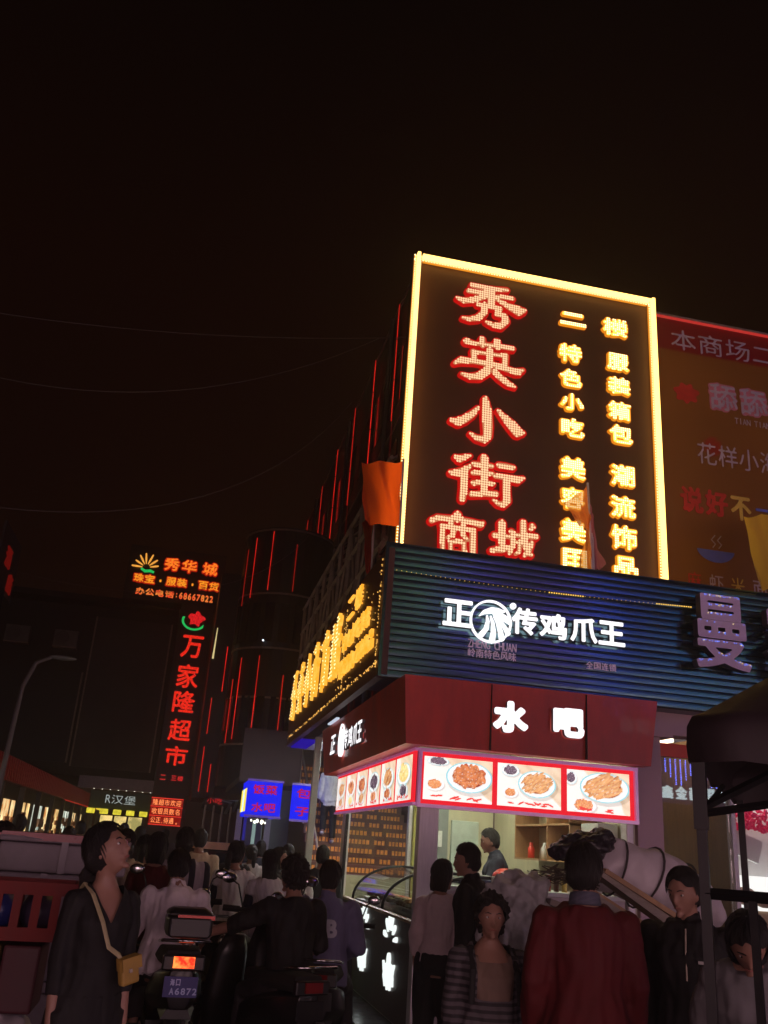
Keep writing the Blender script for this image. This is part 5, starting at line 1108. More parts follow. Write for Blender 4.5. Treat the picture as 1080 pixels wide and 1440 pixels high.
    def face(s):
        h = lambda *p: s.H @ Vector(p)
        for q in (-1, 1):
            mb = MB().ell(h(q * .030, .0755, .010), (.0125, .008, .0075), 10, 7, M=s.H.to_3x3()); me = mb.mesh('eye'); me.materials.append(mat('eye_white', (.6, .58, .55), .25)); o = s._o(me, 'eye')
            me = MB().ell(h(q * .030, .081, .010), (.006, .0035, .0062), 8, 6, M=s.H.to_3x3()).mesh('iris'); me.materials.append(mat('dark_iris', (.02, .012, .01), .15)); s._o(me, 'iris', o)
            me = MB().tube([h(q * .014, .089, .030), h(q * .032, .087, .036), h(q * .048, .076, .031)], [.0028, .0034, .002], 6).mesh('eyebrow'); me.materials.append(HAIR); s._o(me, 'eyebrow')
        me = MB().tube([h(-.020, .0875, -.056), h(0, .0985, -.053), h(.020, .0875, -.056)], [.0025, .0042, .0025], 8, round_ends=True).mesh('lips'); me.materials.append(mat('lips', (.34, .12, .10), .5)); s._o(me, 'lips')
        return s
def cloth(n, c, r=.8, v=.15, **k): return mat('cloth_' + n, c, r, var=v, scale=7., bump=.15, **k)
C_black = cloth('black', (.010, .009, .010)); C_navy = cloth('navy', (.018, .02, .038)); C_dark = cloth('charcoal', (.022, .02, .024)); C_jean = cloth('denim', (.04, .055, .10))
C_white = cloth('white', (.72, .68, .68)); C_pink = cloth('pale_pink', (.62, .48, .50)); C_red = cloth('red', (.10, .005, .007)); C_tan = cloth('tan', (.62, .38, .16)); C_blue = cloth('slate_blue', (.16, .15, .27)); C_grey = cloth('grey', (.16, .15, .16)); C_cream = cloth('cream', (.70, .58, .42))
def stripes(n, a, b, s_, thr=.6, ax=2, thick=None):
    m = cloth(n, a); nn = m.node_tree.nodes; l = m.node_tree.links; t = nn.new('ShaderNodeTexCoord'); w = nn.new('ShaderNodeTexWave'); w.bands_direction = 'XYZ'[ax]; w.inputs['Scale'].default_value = s_; w.inputs['Distortion'].default_value = .35; w.inputs['Detail Scale'].default_value = 1.5
    l.new(t.outputs['Object'], w.inputs['Vector']); r = nn.new('ShaderNodeValToRGB'); r.color_ramp.interpolation = 'CONSTANT'; r.color_ramp.elements[0].color = (*a, 1); r.color_ramp.elements[1].color = (*b, 1); r.color_ramp.elements[1].position = thr
    l.new(w.outputs[0], r.inputs[0]); l.new(r.outputs[0], nn['Principled BSDF'].inputs['Base Color']); return m
# 1 woman looking up
F_ = 7e-3
p = Person('woman in a black v neck dress looking up, yellow bag across her body', (-.27, 4.5, 0), R(180 + 26), 1.63, 'f', head=(R(38), R(22)), vs=.0095, wide=.86, armL=((-.155, -.02, 1.12), (-.165, .04, .88)), armR=((.155, -.02, 1.12), (.165, .03, .88))); p.body(); p.face()
p.top(C_black, z0=.80, sleeve=.78, g=.014, vneck=(.085, 1.29), name='dress_top', hang=.02, amp=.012); p.trousers(C_black, g=.03); p.shoes(); p.hair('low')
mb = MB(); Z = p.T
sp = [Z @ Vector(q) for q in ((.09, -.08, 1.41), (.095, -.02, 1.45), (.085, .075, 1.41), (.05, .155, 1.30), (.01, .168, 1.20), (-.04, .17, 1.17), (-.08, .168, 1.12))]
me = mb.tube(sp, [.011] * 7, 6, flat=.35).mesh('bag_strap'); me.materials.append(mat('cream_strap', (.42, .36, .20), .6)); bg_ = empty('shoulder_bag', p.root.location, 'small yellow shoulder bag hanging at the hip of the woman looking up', 'bag', None, p.root.rotation_euler.z)
me.transform(Matrix.Scale(p.k, 4)); o = bpy.data.objects.new('strap', me); COL.objects.link(o); o.parent = bg_
mb = MB().box((-.09, .172, 1.06), (.085, .045, .105), ry=R(14), rz=R(8)); o = mb.build('pouch', mat('mustard_leather', (.42, .26, .06), .5, var=.2), bg_, world=False); bevel(o, .012)
MB().box((-.089, .173, 1.092), (.091, .054, .05), ry=R(14), rz=R(8)).build('flap', MATS['mustard_leather'], bg_, world=False); MB().box((-.087, .203, 1.065), (.014, .01, .014), ry=R(14)).build('clasp', m_steel, bg_, world=False)
# 2 red jacket from behind
p = Person('broad man in a dark red jacket seen from behind, nearest the kiosk queue', (1.90, 4.2, 0), R(-12), 1.69, 'm', head=(R(-22), R(-2)), vs=.0105, wide=1.03, armL=((-.235, -.01, 1.13), (-.225, .08, .90)), armR=((.235, -.01, 1.13), (.225, .08, .90))); p.body(); p.top(C_red, z0=.80, g=.022, hang=.06, amp=.016); p.trousers(C_dark); p.shoes(); p.hair('short')
mb = MB(); mb.tube([p.T @ Vector((0, -.012, 1.445)), p.T @ Vector((0, -.004, 1.505))], [.078, .070], 16); me = voxel(mb, 'collar', .009, 2); me.materials.append(stripes('check_collar', (.03, .03, .05), (.18, .18, .25), 60)); p._o(me, 'collar')
# 3 striped woman facing the camera
p = Person('short woman in a striped knit cardigan facing the camera', (1.58, 4.6, 0), R(180 - 4), 1.43, 'f', head=(R(-6), R(-3)), vs=.0095, wide=1.10); p.body(); p.face()
mst = stripes('knit_stripes', (.10, .085, .095), (.03, .026, .03), 9.5, .55); p.top(mst, z0=.80, g=.03, sleeve=.98, vneck=(.105, 1.18), sq=True, name='cardigan', hang=.04); p.top(cloth('olive_tan', (.20, .13, .10)), z0=.82, z1=1.40, g=.012, sleeve=.3, vneck=(.085, 1.365), sq=True, name='camisole'); p.trousers(C_dark); p.shoes(); p.hair('curly')
for q in (-1, 1):
    mb = MB().tube([p.T @ Vector(v) for v in ((q * .118, -.05, 1.425), (q * .122, .04, 1.44), (q * .128, .14, 1.33), (q * .14, .165, 1.16))], [.017] * 4, 6, flat=.3, side=(1, 0, 0)); me = mb.mesh('backpack_strap'); me.materials.append(C_black); p._o(me, 'backpack_strap')
# 4 black jacket man on the right
p = Person('man in a black zipped jacket beside the tent leg, head bowed', (2.60, 4.5, 0), R(180 - 38), 1.62, 'm', head=(R(-20), R(-14)), vs=.0105, wide=1.04); p.body(); p.face(); p.top(C_black, z0=.84, g=.03, collar=True, hang=.03); p.trousers(C_dark); p.shoes(); p.hair('short')
me = MB().tube([p.T @ Vector((0, .152, 1.18)), p.T @ Vector((0, .15, 1.30)), p.T @ Vector((0, .118, 1.42))], .005, 5).mesh('zip'); me.materials.append(m_steel); p._o(me, 'zip')
me = MB().box(p.T @ Vector((-.09, .15, 1.27)), (.06, .01, .014)).mesh('chest_mark'); me.materials.append(C_white); p._o(me, 'chest_mark')
# 5 bottom right
p = Person('person in a grey top bending forward in the bottom right corner', (2.42, 3.75, 0), R(150), 1.56, 'f', lean=R(26), head=(0, R(-20)), vs=.011); p.body(); p.face(); p.top(C_grey, g=.026); p.trousers(C_dark); p.shoes(); p.hair('bob')
# 6,7 couple at the counter
p = Person('woman with dark shoulder length hair and pale pink blouse at the kiosk counter', (2.07, 7.22, .0), R(-24), 1.555, 'f', head=(R(-40), R(-4))); p.body(); p.face(); p.top(C_pink, g=.018, sleeve=.85, z0=.9); p.trousers(C_black, g=.03); p.shoes(); p.hair('bob')
p = Person('man in a black shirt leaning towards the woman in pink at the counter', (2.27, 6.95, 0), R(52), 1.69, 'm', lean=R(4), head=(R(18), R(-6))); p.body(); p.face(); p.top(C_black, g=.02, sleeve=.95, collar=True); p.trousers(C_black); p.shoes(); p.hair('short')
# 8 vendor
p = Person('vendor in a navy shirt standing inside the kiosk, facing left', (3.50, 9.9, .15), R(78), 1.75, 'm', lean=R(7), head=(R(6), R(-8)), armL=((-.20, .12, 1.16), (-.12, .34, 1.15)), armR=((.20, .10, 1.15), (.12, .33, 1.13))); p.body(); p.face(); p.top(C_navy, g=.018, sleeve=.48, collar=True); p.trousers(C_dark); p.shoes(); p.hair('short')
# 9 climber
p = Person('man in a white sweatshirt and black trousers climbing the staircase', (2.84, 17.93, 1.65), R(-4), 1.52, 'm', legL=((-.10, .10, .56), (-.11, -.02, .24)), legR=((.10, .03, .50), (.105, -.06, .075)), wide=1.0); p.body(); p.top(cloth('bright_white', (.80, .82, .78)), g=.034, z0=.76); p.trousers(C_black); p.shoes(C_white); p.hair('short')
# 10 rider on scooter (seated, from behind)
sit = dict(hips=.19, legL=((-.17, .36, .62), (-.16, .30, .33)), legR=((.17, .36, .62), (.16, .30, .33)))
p = Person('man in a loose pale lilac shirt riding the electric scooter, seen from behind', (.07, 7.25, 0), R(4), 1.70, 'm', lean=R(10), head=(R(-6), R(-4)), vs=.011, wide=.98, armL=((-.27, .10, 1.17), (-.27, .36, 1.10)), armR=((.27, .10, 1.17), (.27, .36, 1.10)), **sit); p.body(); p.top(cloth('lilac', (.84, .74, .80)), g=.026, sleeve=.8, hang=.12, collar=True, amp=.026); p.trousers(C_dark); p.shoes(); p.hair('short')
# 11 crowd behind
p = Person('person in white and black jacket just behind the scooter rider', (.10, 8.6, 0), R(10), 1.66, 'm', head=(R(-20), 0)); p.body(); p.top(stripes('two_tone', (.5, .42, .45), (.02, .02, .03), 2.2, .62, 0), g=.03); p.trousers(C_dark); p.shoes(); p.hair('short')
p = Person('person in a red top in the crowd left of the scooter rider', (-.13, 8.1, 0), R(-12), 1.60, 'f'); p.body(); p.top(C_red, g=.022); p.trousers(C_dark); p.shoes(); p.hair('bob')
p = Person('woman in a cream cape top walking away, behind the woman looking up', (-.43, 9.0, 0), R(-8), 1.61, 'f'); p.body(); p.top(C_cream, g=.035, hang=.14, z0=.78); p.trousers(C_dark); p.shoes(); p.hair('bob')
p = Person('girl in an orange tan coat with a dark ponytail walking away', (-.27, 9.6, 0), R(6), 1.57, 'f', head=(R(-15), 0)); p.body(); p.top(C_tan, g=.035, hang=.16, z0=.72); p.trousers(C_dark); p.shoes(); p.hair('pony')
# 12 school girls
m_vest = stripes('pleated_white', (.80, .74, .74), (.50, .45, .50), 26, .72, 0)
p = Person('schoolgirl with a low ponytail in a white pleated back jersey with navy sleeves', (.62, 9.5, 0), R(-4), 1.57, 'f', head=(R(-38), 0), legL=((-.10, .04, .48), (-.20, -.10, .10)), vs=.011); p.body(); p.top(C_navy, g=.018, sleeve=.95, name='navy_sleeves'); p.top(m_vest, g=.034, sleeve=.16, z0=.80, z1=1.45, name='white_jersey', hang=.10, ripple=.012); p.trousers(cloth('navy_track', (.02, .025, .06))); p.shoes(C_white); p.hair('pony')
p = Person('schoolgirl with long loose black hair in a white and navy jersey', (.90, 8.9, 0), R(4), 1.52, 'f', vs=.011); p.body(); p.top(C_navy, g=.018, sleeve=.95, name='navy_sleeves'); p.top(m_vest, g=.034, sleeve=.16, z0=.80, name='white_jersey', hang=.06); p.trousers(MATS['cloth_navy_track']); p.shoes(C_white); p.hair('long')
p = Person('girl in a dark jacket turned sideways behind the long haired schoolgirl', (1.14, 10.5, 0), R(-95), 1.54, 'f', head=(R(-20), 0)); p.body(); p.face(); p.top(C_dark, g=.03, collar=True); p.trousers(C_dark); p.shoes(); p.hair('bob')
p = Person('schoolgirl with a bun in a white jersey, right of the long haired one', (1.22, 9.6, 0), R(-10), 1.50, 'f'); p.body(); p.top(m_vest, g=.03, sleeve=.4); p.trousers(C_dark); p.shoes(); p.hair('short')
# 13 two men on the black scooters
p = Person('curly haired man in black reaching out his bare arm from a parked scooter', (.90, 6.8, 0), R(18), 1.70, 'm', hips=.19, lean=R(6), head=(R(20), 0), vs=.011, armL=((-.36, .14, 1.27), (-.56, .30, 1.20)), armR=((.24, .06, 1.14), (.20, .28, 1.06)), legL=((-.17, .36, .62), (-.20, .30, .12)), legR=((.17, .36, .62), (.22, .30, .12))); p.body(); p.top(C_black, g=.024, sleeve=.62); p.trousers(C_dark); p.shoes(); p.hair('curly')
p = Person('man in a slate blue jacket with a pale letter on its back', (1.20, 7.25, 0), R(-10), 1.68, 'm', hips=.19, lean=R(4), head=(R(-8), 0), vs=.011, wide=1.02, armL=((-.25, .06, 1.13), (-.14, .28, 1.05)), armR=((.25, .06, 1.13), (.14, .28, 1.05)), legL=((-.17, .36, .62), (-.20, .34, .12)), legR=((.17, .36, .62), (.22, .34, .12))); p.body(); o = p.top(C_blue, g=.03, collar=True); p.trousers(C_dark); p.shoes(); p.hair('short')
mb = MB(); sdf_poly(mb, F_glyph('B', .085, .125, .008), .11, .15, .004, (0, 0, 0), 'F', .010); M_ = p.T @ Matrix.Translation((.045, -.150, 1.24)); me = mb.mesh('back_letter'); me.transform(M_); me.materials.append(cloth('pale_print', (.55, .55, .65))); p._o(me, 'back_letter')
# 14 extra distant crowd and the dark figure at the left edge
p = Person('dark clothed figure standing at the left edge behind the foam boxes', (-1.12, 6.6, 0), R(-60), 1.60, 'm'); p.body(); p.top(C_dark, g=.03); p.trousers(C_dark); p.shoes(); p.hair('short')
ext = [((-.75, 13.2), 'woman in grey walking in the far crowd left of the pylon', C_grey, 'f', 'bob', 1.6), ((-.50, 14.4), 'man in dark jacket in the far crowd left of the tan car', C_dark, 'm', 'short', 1.68), ((1.50, 12.6), 'woman in pale top in the far crowd right of the tan car', C_pink, 'f', 'pony', 1.58),
       ((-1.5, 16.), 'man in a white shirt in the far crowd by the stalls', C_white, 'm', 'short', 1.7), ((-1.1, 19.), 'woman in a tan coat far down the street by the stalls', C_tan, 'f', 'long', 1.62), ((1.35, 15.), 'woman in navy before the small shops under the blue light box', C_navy, 'f', 'bob', 1.6), ((-.2, 21.), 'man in grey jacket farthest down the street', C_grey, 'm', 'short', 1.7),
       ((-.62, 11.0), 'woman in a white blouse in the lane beyond the orange tan coat', C_white, 'f', 'long', 1.58), ((.30, 11.4), 'man in a pale shirt in the lane behind the two tone jacket', C_cream, 'm', 'short', 1.68), ((.75, 11.8), 'woman in a black top between the schoolgirls and the tan car', C_dark, 'f', 'pony', 1.58),
       ((1.05, 13.0), 'girl in a white school jersey farther down the lane', C_white, 'f', 'pony', 1.54), ((-1.9, 12.4), 'man in a tan jacket beside the left stall posts', C_tan, 'm', 'short', 1.7), ((-1.25, 12.0), 'woman in a red jumper near the left stalls', C_red, 'f', 'bob', 1.6), ((-.85, 16.5), 'man in white walking down the middle of the far street', C_white, 'm', 'short', 1.72), ((1.65, 10.6), 'man in a dark jacket at the foot of the canopy post', C_dark, 'm', 'short', 1.6)]
for (x, y), lab, c_, sx_, hr, hh in ext:
    p = Person(lab, (x, y, 0), R(rnd.uniform(-25, 25)), hh, sx_, vs=.017); p.body(); p.top(c_, g=.03, hang=.05); p.trousers(C_dark); p.shoes(); p.hair(hr)

# ------------------------------------------------ scooters
m_plastic = mat('black_scooter_plastic', (.012, .012, .014), .38, coat=.15, var=.2); m_tyre = mat('rubber', (.015, .015, .015), .8, bump=.3, scale=20.); m_chrome = mat('chrome', (.55, .55, .58), .15, metal=1.)
def scooter(loc, rz, lab, box=True, lit=False, shell=m_plastic):
    t = empty('electric_scooter', loc, lab, 'scooter', None, rz)
    for y, r in ((.0, .235), (1.20, .235)):
        w_ = MB(); n_ = 26
        for q in range(n_):
            pass
        rings = []
        for q in range(n_ + 1):
            a = 2 * math.pi * q / n_; rings.append([((.055) * math.cos(b), y + (r - .05 + .05 * math.sin(b)) * math.cos(a), .235 + (r - .05 + .05 * math.sin(b)) * math.sin(a)) for b in [2 * math.pi * k / 10 for k in range(10)]])
        w_.loft(rings, cap=False); wo_ = w_.build('wheel', m_tyre, t, world=False, smooth=True)
        r_ = MB().tube([(-.04, y, .235), (.04, y, .235)], .145, 20); r_.build('rim', m_chrome, wo_, world=False)
        MB().tube([(-.08, y, .235), (.08, y, .235)], .03, 10).build('hub', m_steel, wo_, world=False)
    b = MB().loft([[(x * w_, y, z + dz) for x, dz in ((-1, -.04), (-.9, .08), (-.4, .12), (.4, .12), (.9, .08), (1, -.04), (.6, -.12), (-.6, -.12))] for y, w_, z in ((-.28, .08, .62), (-.1, .15, .60), (.2, .17, .55), (.42, .15, .48), (.50, .12, .35))])
    bevel(b.build('body_shell', shell, t, world=False, smooth=True), .01)
    MB().loft([[(x * .13, y, z) for x, z in ((-1, .25), (1, .25), (1, .33), (-1, .33))] for y in (.40, .95)]).build('deck', shell, t, world=False)
    MB().loft([[(x * w_, y + .0, z) for x, y in ((-1, y0), (-.6, y0 + .06), (.6, y0 + .06), (1, y0), (.6, y0 - .05), (-.6, y0 - .05))] for z, w_, y0 in ((.28, .15, .98), (.55, .17, .97), (.80, .15, .92), (.95, .08, .88))]).build('leg_shield', shell, t, world=False, smooth=True)
    MB().loft([[(x * .09, y, .46 + q) for x, q in ((-1, -.02), (-.7, .03), (.7, .03), (1, -.02))] for y in (1.0, 1.2, 1.38)]).build('front_mudguard', shell, t, world=False)
    bevel(MB().loft([[(x * w_, y, z + q) for x, q in ((-1, 0), (-.8, .06), (.8, .06), (1, 0), (.8, -.04), (-.8, -.04))] for y, w_, z in ((-.26, .12, .76), (.1, .15, .75), (.48, .10, .72))]).build('seat', m_tyre, t, world=False, smooth=True), .01)
    MB().tube([(-.33, .84, 1.03), (-.12, .90, 1.02), (.12, .90, 1.02), (.33, .84, 1.03)], .014, 8).build('handlebar', m_black, t, world=False, smooth=True)
    for q in (-1, 1):
        MB().tube([(q * .33, .84, 1.03), (q * .22, .87, 1.025)], .02, 8).build('grip', m_tyre, t, world=False)
        mo = MB().tube([(q * .2, .88, 1.03), (q * .25, .88, 1.18), (q * .28, .86, 1.2)], .006, 5).build('mirror_stem', m_black, t, world=False); MB().ell((q * .31, .85, 1.22), (.055, .012, .035), 12, 8).build('mirror', m_chrome, mo, world=False, smooth=True)
        MB().tube([(q * .07, 1.2, .235), (q * .07, 1.04, .62)], .018, 6).build('fork_leg', m_chrome, t, world=False)
        MB().tube([(q * .15, -.05, .3), (q * .16, .1, .34), (q * .16, .4, .32)], .012, 6).build('side_rail', m_chrome, t, world=False)
    MB().ell((0, 1.03, .88), (.07, .04, .05), 12, 8).build('headlight', m_chrome, t, world=False, smooth=True)
    MB().tube([(-.15, -.2, .86), (-.14, -.36, .88), (.14, -.36, .88), (.15, -.2, .86)], .011, 6).build('rear_rack', m_chrome, t, world=False, smooth=True)
    tl_ = MB().box((0, -.30, .755), (.25, .05, .085)); bevel(tl_.build('tail_light_housing', m_plastic, t, world=False), .01)
    MB().box((.0, -.332, .76), (.125, .02, .06)).build('tail_light', em_var('tail_glow', (1., .30, .06), (1., .02, .01), 2.2, 22.) if lit else mat('unlit_red_lens', (.22, .01, .01), .2), t, world=False)
    pl = MB().box((0, -.30, .625), (.20, .008, .11)); pl = pl.build('number_plate', mat('blue_plate', (.012, .012, .12), .4, emis=(.04, .03, .8, .012 if lit else .0)) if lit else m_black, t, world=False)  # faint emission in plate and lettering makes them look lit
    if lit:
        for i, s_ in enumerate(('海口', 'A6872')):
            mb = MB(); x = -.07
            for c_ in s_: sdf_poly(mb, F_glyph(c_, .026, .036, .001), .03, .042, .0016, (x + .02, -.304, .65 - i * .048), 'F', .003); x += .034
            mb.build('plate_text', mat('plate_white', (.35, .35, .5), .5, emis=(.5, .5, 1., .06)), pl, world=False)
    MB().loft([[(x * .09, y, .47 + q) for x, q in ((-1, -.02), (-.7, .03), (.7, .03), (1, -.02))] for y in (-.27, 0., .15)]).build('rear_mudguard', shell, t, world=False)
    if box:
        bx_ = MB().loft([[(x * w_, y, z) for x, y in ((-1, -.36), (-.9, -.44), (.9, -.44), (1, -.36), (.95, -.14), (-.95, -.14))] for z, w_ in ((.90, .12), (.92, .14), (1.0, .14), (1.015, .135))]); bevel(bx_.build('top_box', m_plastic, t, world=False, smooth=False), .012)
        lid = MB().loft([[(x * w_, -.29 + (y + .29) * w_ / .19, z - .01) for x, y in ((-1, -.36), (-.9, -.44), (.9, -.44), (1, -.36), (.95, -.14), (-.95, -.14))] for z, w_ in ((1.03, .145), (1.05, .135), (1.07, .10))]); bevel(lid.build('box_lid', m_plastic, t, world=False), .012)
        MB().box((.03, -.43, 1.015), (.22, .012, .022)).build('red_reflector', mat('red_reflector', (.55, .03, .02), .25, emis=(1., .06, .03, .07)), t, world=False)
    return t
t = scooter((.15, 7.0, 0), R(4), 'electric scooter with glowing red tail light, blue number plate and black top box', True, True); t.scale = (1.1, 1.1, 1.1)
scooter((.88, 6.65, 0), R(22), 'dark scooter under the curly haired man, front wheel towards the schoolgirls', False)
scooter((1.17, 7.05, 0), R(-14), 'dark scooter under the man in the slate blue jacket', False)
t = scooter((.52, 8.35, 0), R(196), 'black motor scooter parked facing the camera beside the schoolgirls', False)
t.scale = (1.1, 1.1, 1.1)
# green basin on the plinth
gb = empty('green_basin', (1.98, 11.6, .12), 'green plastic basin with a red cloth on the kiosk plinth', 'basin')
MB().tube([(1.98, 11.55, .12), (1.98, 11.55, .27), (1.98, 11.55, .30)], [.15, .19, .20], 18).build('body', mat('green_plastic', (.02, .42, .08), .35, emis=(.02, .9, .15, .02)), gb); MB().ell((1.90, 11.5, .31), (.12, .1, .06), 12, 8).build('red_cloth', MATS['red_plastic'], gb, smooth=True)  # plastic basin emits a little green though it is no lamp
def voxel_obj(name, mb, vs, m, amp=0., ns=(10, 10, 10)):
    me = voxel(mb, name, vs, 3, noise_amp=amp, noise_s=ns); me.materials.append(m)
    o = bpy.data.objects.new(name, me); COL.objects.link(o); return o
# ------------------------------------------------ car down the street
cr = empty('parked_car', (.95, 19, 0), 'tan and orange car facing the camera down the street', 'car')
m_car = mat('tan_car_paint', (.85, .42, .14), .35, coat=.5, var=.1)
def crx(y, zt, w_): return [(.95 + w_ * x, y, z) for x, z in ((-1, .35), (-1.0, .62), (-.97, zt * .72), (-.78, zt), (.78, zt), (.97, zt * .72), (1.0, .62), (1, .35))]
bevel(MB().loft([crx(18.2, .72, .74), crx(18.35, .86, .80), crx(19.2, .96, .83), crx(22.0, .98, .83), crx(22.4, .8, .78)]).build('body', m_car, cr, smooth=False), .03)
MB().loft([[(.95 + a, 19.15, .97), (.95 - a, 19.15, .97), (.95 - .62, 19.75, 1.40), (.95 + .62, 19.75, 1.40)] for a in (.76,)] + [[(.95 + .76, 21.9, .97), (.95 - .76, 21.9, .97), (.95 - .62, 21.5, 1.40), (.95 + .62, 21.5, 1.40)]]).build('cabin_glass', m_dk_glass, cr)
MB().bb(.95 - .64, .95 + .64, 19.70, 21.5, 1.38, 1.52).build('roof', m_car, cr)
for q in (-1, 1):
    MB().bar((.95 + q * .74, 19.15, .97), (.95 + q * .63, 19.75, 1.42), .05).build('windscreen_pillar', m_car, cr)
    MB().ell((.95 + q * .60, 18.22, .66), (.14, .06, .07), 12, 8).build('headlight', m_chrome, cr, smooth=True)
    for y in (18.8, 21.6):
        MB().tube([(.95 + q * .66, y, .31), (.95 + q * .84, y, .31)], .31, 18).build('wheel', m_tyre, cr)
    MB().ell((.95 + q * .92, 19.4, 1.0), (.09, .06, .07), 10, 7).build('wing_mirror', m_car, cr, smooth=True)
MB().bb(.95 - .4, .95 + .4, 18.17, 18.2, .45, .56).build('grille', m_black, cr)
# ------------------------------------------------ handcart with foam boxes and crates, left
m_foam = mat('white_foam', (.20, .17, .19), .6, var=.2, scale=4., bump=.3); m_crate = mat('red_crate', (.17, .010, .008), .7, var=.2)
ct = empty('handcart', (-.75, 5.6, 0), 'low flat handcart carrying crates at the left edge', 'handcart')
MB().bb(-1.3, -.42, 4.7, 6.6, .38, .46).build('bed', m_wood, ct); MB().bar((-.47, 6.58, .46), (-.47, 6.58, 1.3), .035).build('handle_post', m_steel, ct); MB().bar((-1.2, 6.58, .46), (-1.2, 6.58, 1.3), .035).build('handle_post', m_steel, ct)
for x in (-1.22, -.48):
    for y in (5.0, 6.3): MB().tube([(x - .03, y, .19), (x + .03, y, .19)], .19, 16).build('wheel', m_tyre, ct)
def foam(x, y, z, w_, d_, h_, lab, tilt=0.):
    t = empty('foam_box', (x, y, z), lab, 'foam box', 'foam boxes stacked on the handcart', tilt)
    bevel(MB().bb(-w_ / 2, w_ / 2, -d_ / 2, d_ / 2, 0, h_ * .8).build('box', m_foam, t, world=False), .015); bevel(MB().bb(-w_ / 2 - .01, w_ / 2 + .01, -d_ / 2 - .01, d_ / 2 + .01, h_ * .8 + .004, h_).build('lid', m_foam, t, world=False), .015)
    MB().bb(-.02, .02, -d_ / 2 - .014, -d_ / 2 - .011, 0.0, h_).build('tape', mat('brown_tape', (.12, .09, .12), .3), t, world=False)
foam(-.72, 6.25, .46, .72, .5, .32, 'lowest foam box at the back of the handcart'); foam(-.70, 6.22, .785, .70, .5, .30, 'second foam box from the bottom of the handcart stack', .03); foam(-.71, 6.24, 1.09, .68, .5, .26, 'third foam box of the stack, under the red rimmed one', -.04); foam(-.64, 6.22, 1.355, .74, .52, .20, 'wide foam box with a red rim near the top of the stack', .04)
rb = MB(); rb.bb(-1.01, -.27, 5.945, 5.955, 1.53, 1.56).bb(-1.0, -.28, 5.96, 6.48, 1.558, 1.572); tag(rb.build('red_sheet', mat('red_plastic_sheet', (.25, .015, .03), .3), None), 'red plastic sheet lying over the topmost foam box', 'sheet')
def crate(x, y, z, rz, lab):
    t = empty('plastic_crate', (x, y, z), lab, 'crate', 'plastic crates on the handcart', rz)
    w_, d_, h_ = .44, .34, .26
    MB().bb(-w_ / 2, w_ / 2, -d_ / 2, d_ / 2, 0, .015).build('floor', m_crate, t, world=False)
    for q in (-1, 1):
        for zz in (.03, .23): MB().bb(-w_ / 2, w_ / 2, q * d_ / 2 - .008, q * d_ / 2 + .008, zz - .028, zz + .03).build('rail', m_crate, t, world=False); MB().bb(q * w_ / 2 - .008, q * w_ / 2 + .008, -d_ / 2 + .01, d_ / 2 - .01, zz - .027, zz + .029).build('rail', m_crate, t, world=False)
        for i in range(6): MB().bb(-w_ / 2 + i * w_ / 5 - .02, -w_ / 2 + i * w_ / 5 + .02, q * d_ / 2 - .006, q * d_ / 2 + .006, .05, .21).build('slat', m_crate, t, world=False)
    return t
crate(-.66, 5.05, 1.10, R(6), 'red slatted crate on top, holding blue bags'); crate(-1.12, 5.08, 1.10, R(-3), 'red slatted crate at the far left of the top row')
for i, (x, c_, nm) in enumerate(((-.78, (.03, .04, .22), 'blue'), (-.60, (.04, .03, .06), 'dark'), (-1.1, (.03, .05, .25), 'navy'))):
    tag(MB().ell((x, 5.05, 1.22), (.09, .12, .10), 12, 8).build('plastic_bag', mat('bag_' + nm, c_, .35, bump=.4), None, smooth=True), '%s plastic bag of goods inside a red crate' % nm, 'bag')
for i, (x, c_, nm) in enumerate(((-.98, (.06, .01, .012), 'dark red'), (-.80, (.10, .06, .012), 'mustard yellow'), (-.62, (.06, .008, .015), 'maroon'))):
    o = MB().bb(x - .085, x + .085, 4.86, 5.2, .80, 1.085).build('carton', mat('carton_' + nm.replace(' ', '_'), c_, .6), None); tag(bevel(o, .012), '%s carton standing in a row under the red crates' % nm, 'carton')
tag(voxel_obj('white_sack', MB().ell((-.66, 5.0, .63), (.20, .18, .17), 16, 10), .02, mat('white_sack_weave', (.42, .38, .42), .6, bump=.4), .03), 'white woven sack under the cartons on the handcart', 'sack')
tag(voxel_obj('brown_sack', MB().ell((-1.05, 5.02, .63), (.20, .18, .17), 16, 10), .02, mat('brown_sack_weave', (.16, .11, .08), .7, bump=.4), .03), 'brown woven sack next to the white one on the handcart', 'sack')
# ------------------------------------------------ bundle of sacks on the boards, right
bd = empty('goods_trolley', (2.9, 5.9, 0), 'trolley stacked with long boards under the wrapped bundle', 'trolley')
for k in range(6):
    d_ = .042 * k; MB().box((2.98 - .5 * d_ + .03 * (k % 3), 5.38 + .025 * (k % 2), 1.375 - d_), (.95 + .08 * (k % 3), .13, .028), ry=R(27 + 1.5 * (k % 3)), rz=R(-3 + 2 * (k % 3))).build('board', [m_wood, mat('old_board', (.30, .25, .22), .6, var=.3, stretch=(1, 8, 8)), MATS['old_board']][k % 3], bd)
for k in range(4): MB().box((2.95, 5.7 + .2 * k, 1.22), (1.3, .14, .035), ry=R(15)).build('board', MATS['old_board'], bd)
MB().bb(2.35, 3.6, 5.35, 6.5, .40, .48).build('bed', m_wood, bd)
for x in (2.4, 3.5):
    for y in (5.4, 6.4): MB().bar((x, y, .48), (x, y, 1.25 - (.2 if x > 3 else 0)), .05).build('post', m_steel, bd); MB().tube([(x - .03, y, .19), (x + .03, y, .19)], .19, 16).build('wheel', m_tyre, bd)
m_tarp = mat('lilac_grey_tarp', (.62, .56, .62), .45, var=.15, scale=2.5, bump=.35)
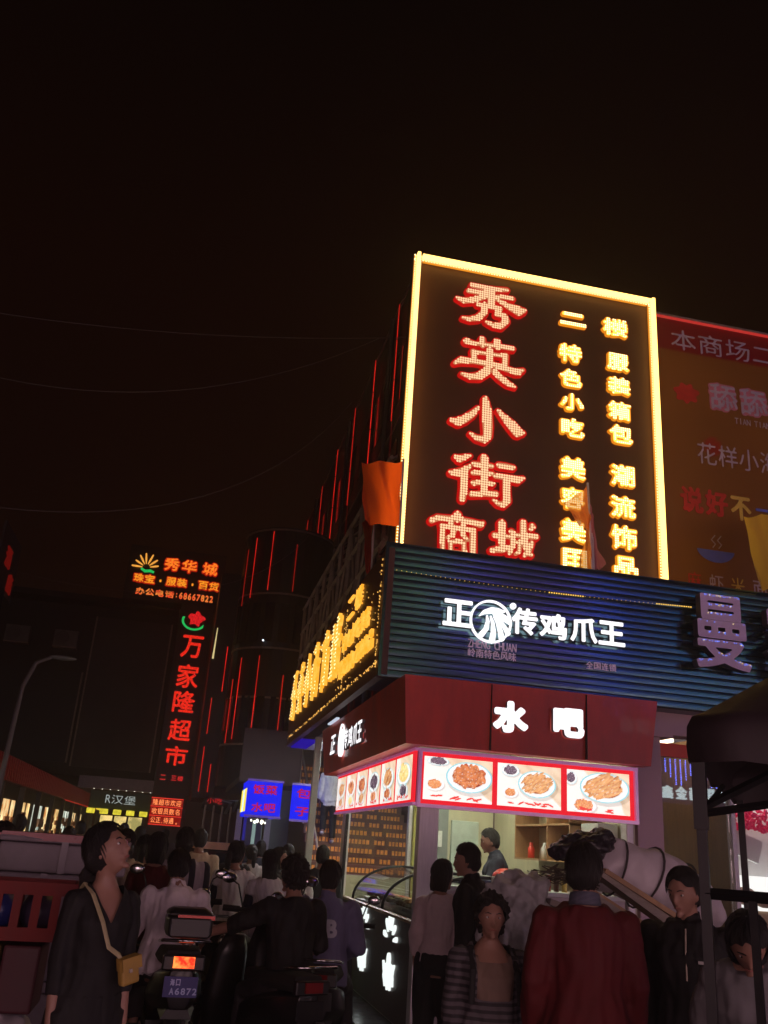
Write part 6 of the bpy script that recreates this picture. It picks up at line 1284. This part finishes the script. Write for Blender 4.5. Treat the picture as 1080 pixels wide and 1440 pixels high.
wb_ = tag(voxel_obj('wrapped_bundle', MB().tube([(2.62, 5.80, 1.62), (2.80, 5.80, 1.62), (3.05, 5.80, 1.565), (3.35, 5.80, 1.455), (3.52, 5.8, 1.38)], [.10, .17, .20, .19, .10], 20, round_ends=True), .018, m_tarp, .03, (6, 6, 6)), 'big pale grey wrapped bundle lying slanted on the trolley', 'bundle')
tag(voxel_obj('plastic_sack', MB().ell((2.14, 5.75, 1.22), (.24, .22, .33), 16, 12).ell((2.22, 5.72, 1.45), (.13, .13, .1), 12, 8), .016, mat('crumpled_film', (.45, .44, .46), .3, var=.3, scale=6., bump=.8), .05, (13, 13, 9)), 'crumpled grey plastic sack left of the red jacket man', 'sack')
tag(voxel_obj('black_bags', MB().ell((2.60, 5.72, 1.73), (.19, .15, .085), 14, 9).ell((2.70, 5.7, 1.79), (.09, .1, .06), 12, 8).ell((2.45, 5.7, 1.68), (.12, .1, .07), 12, 8), .014, mat('black_film', (.03, .026, .035), .2, bump=1., scale=8.), .03, (13, 13, 16)), 'crumpled black plastic bags heaped on top of the bundle', 'bags')
lv = MB()
for k in range(60):
    c = Vector((2.30 + .35 * rnd.random(), 5.6 + .2 * rnd.random(), 1.50 + .08 * rnd.random())); lv.box(c, (.12 + .1 * rnd.random(), .012, .006), rz=rnd.uniform(-1, 1), ry=rnd.uniform(-.5, .5))
tag(lv.build('dry_twigs', mat('dry_twig', (.09, .07, .05), .8), None), 'dark dry twigs sticking out left of the black bags', 'twigs', kind='stuff')
ax_ = [Vector(v) for v in ((2.62, 5.80, 1.62), (2.80, 5.80, 1.62), (3.05, 5.80, 1.565), (3.35, 5.80, 1.455), (3.52, 5.8, 1.38))]
for a_, b_, t_, r_ in ((1, 2, .15, .182), (2, 3, .0, .207), (2, 3, .75, .203)):
    c_ = ax_[a_].lerp(ax_[b_], t_); d_ = (ax_[b_] - ax_[a_]).normalized(); u_ = d_.cross(Vector((0, 1, 0))).normalized(); w_ = Vector((0, 1, 0))
    MB().tube([c_ + u_ * (r_ * math.cos(q * .3142)) + w_ * (r_ * math.sin(q * .3142)) + d_ * (.02 * math.sin(q * .3142 + a_)) for q in range(21)], .0075, 5).build('tie_rope', mat('dark_rope', (.06, .05, .05), .8), wb_)
# things standing on the kiosk counter
for k, (x, c_, nm) in enumerate(((3.45, (.5, .04, .02), 'red'), (3.53, (.10, .04, .02), 'brown'), (3.61, (.6, .42, .08), 'yellow'))):
    t = empty('sauce_bottle', (x, 8.42, 1.36), '%s sauce bottle standing on the kiosk counter' % nm, 'bottle', 'sauce bottles on the counter')
    MB().tube([(x, 8.42, 1.36), (x, 8.42, 1.48), (x, 8.42, 1.50)], [.026, .026, .014], 12).build('body', mat('sauce_' + nm, c_, .3), t, smooth=True); MB().tube([(x, 8.42, 1.501), (x, 8.42, 1.54)], [.013, .005], 10).build('nozzle', m_white, t)
for k, (x, n_, nm) in enumerate(((3.80, 5, 'taller'), (3.95, 3, 'lower'))):
    t = empty('bowl_stack', (x, 8.45, 1.36), '%s stack of white bowls at the right end of the kiosk counter' % nm, 'bowls')
    for i in range(n_): z = 1.362 + .022 * i; MB().tube([(x, 8.45, z), (x, 8.45, z + .018), (x, 8.45, z + .04)], [.032, .052, .062], 16).build('bowl', m_white, t, smooth=True)
bpy.data.scenes.remove(_TS)
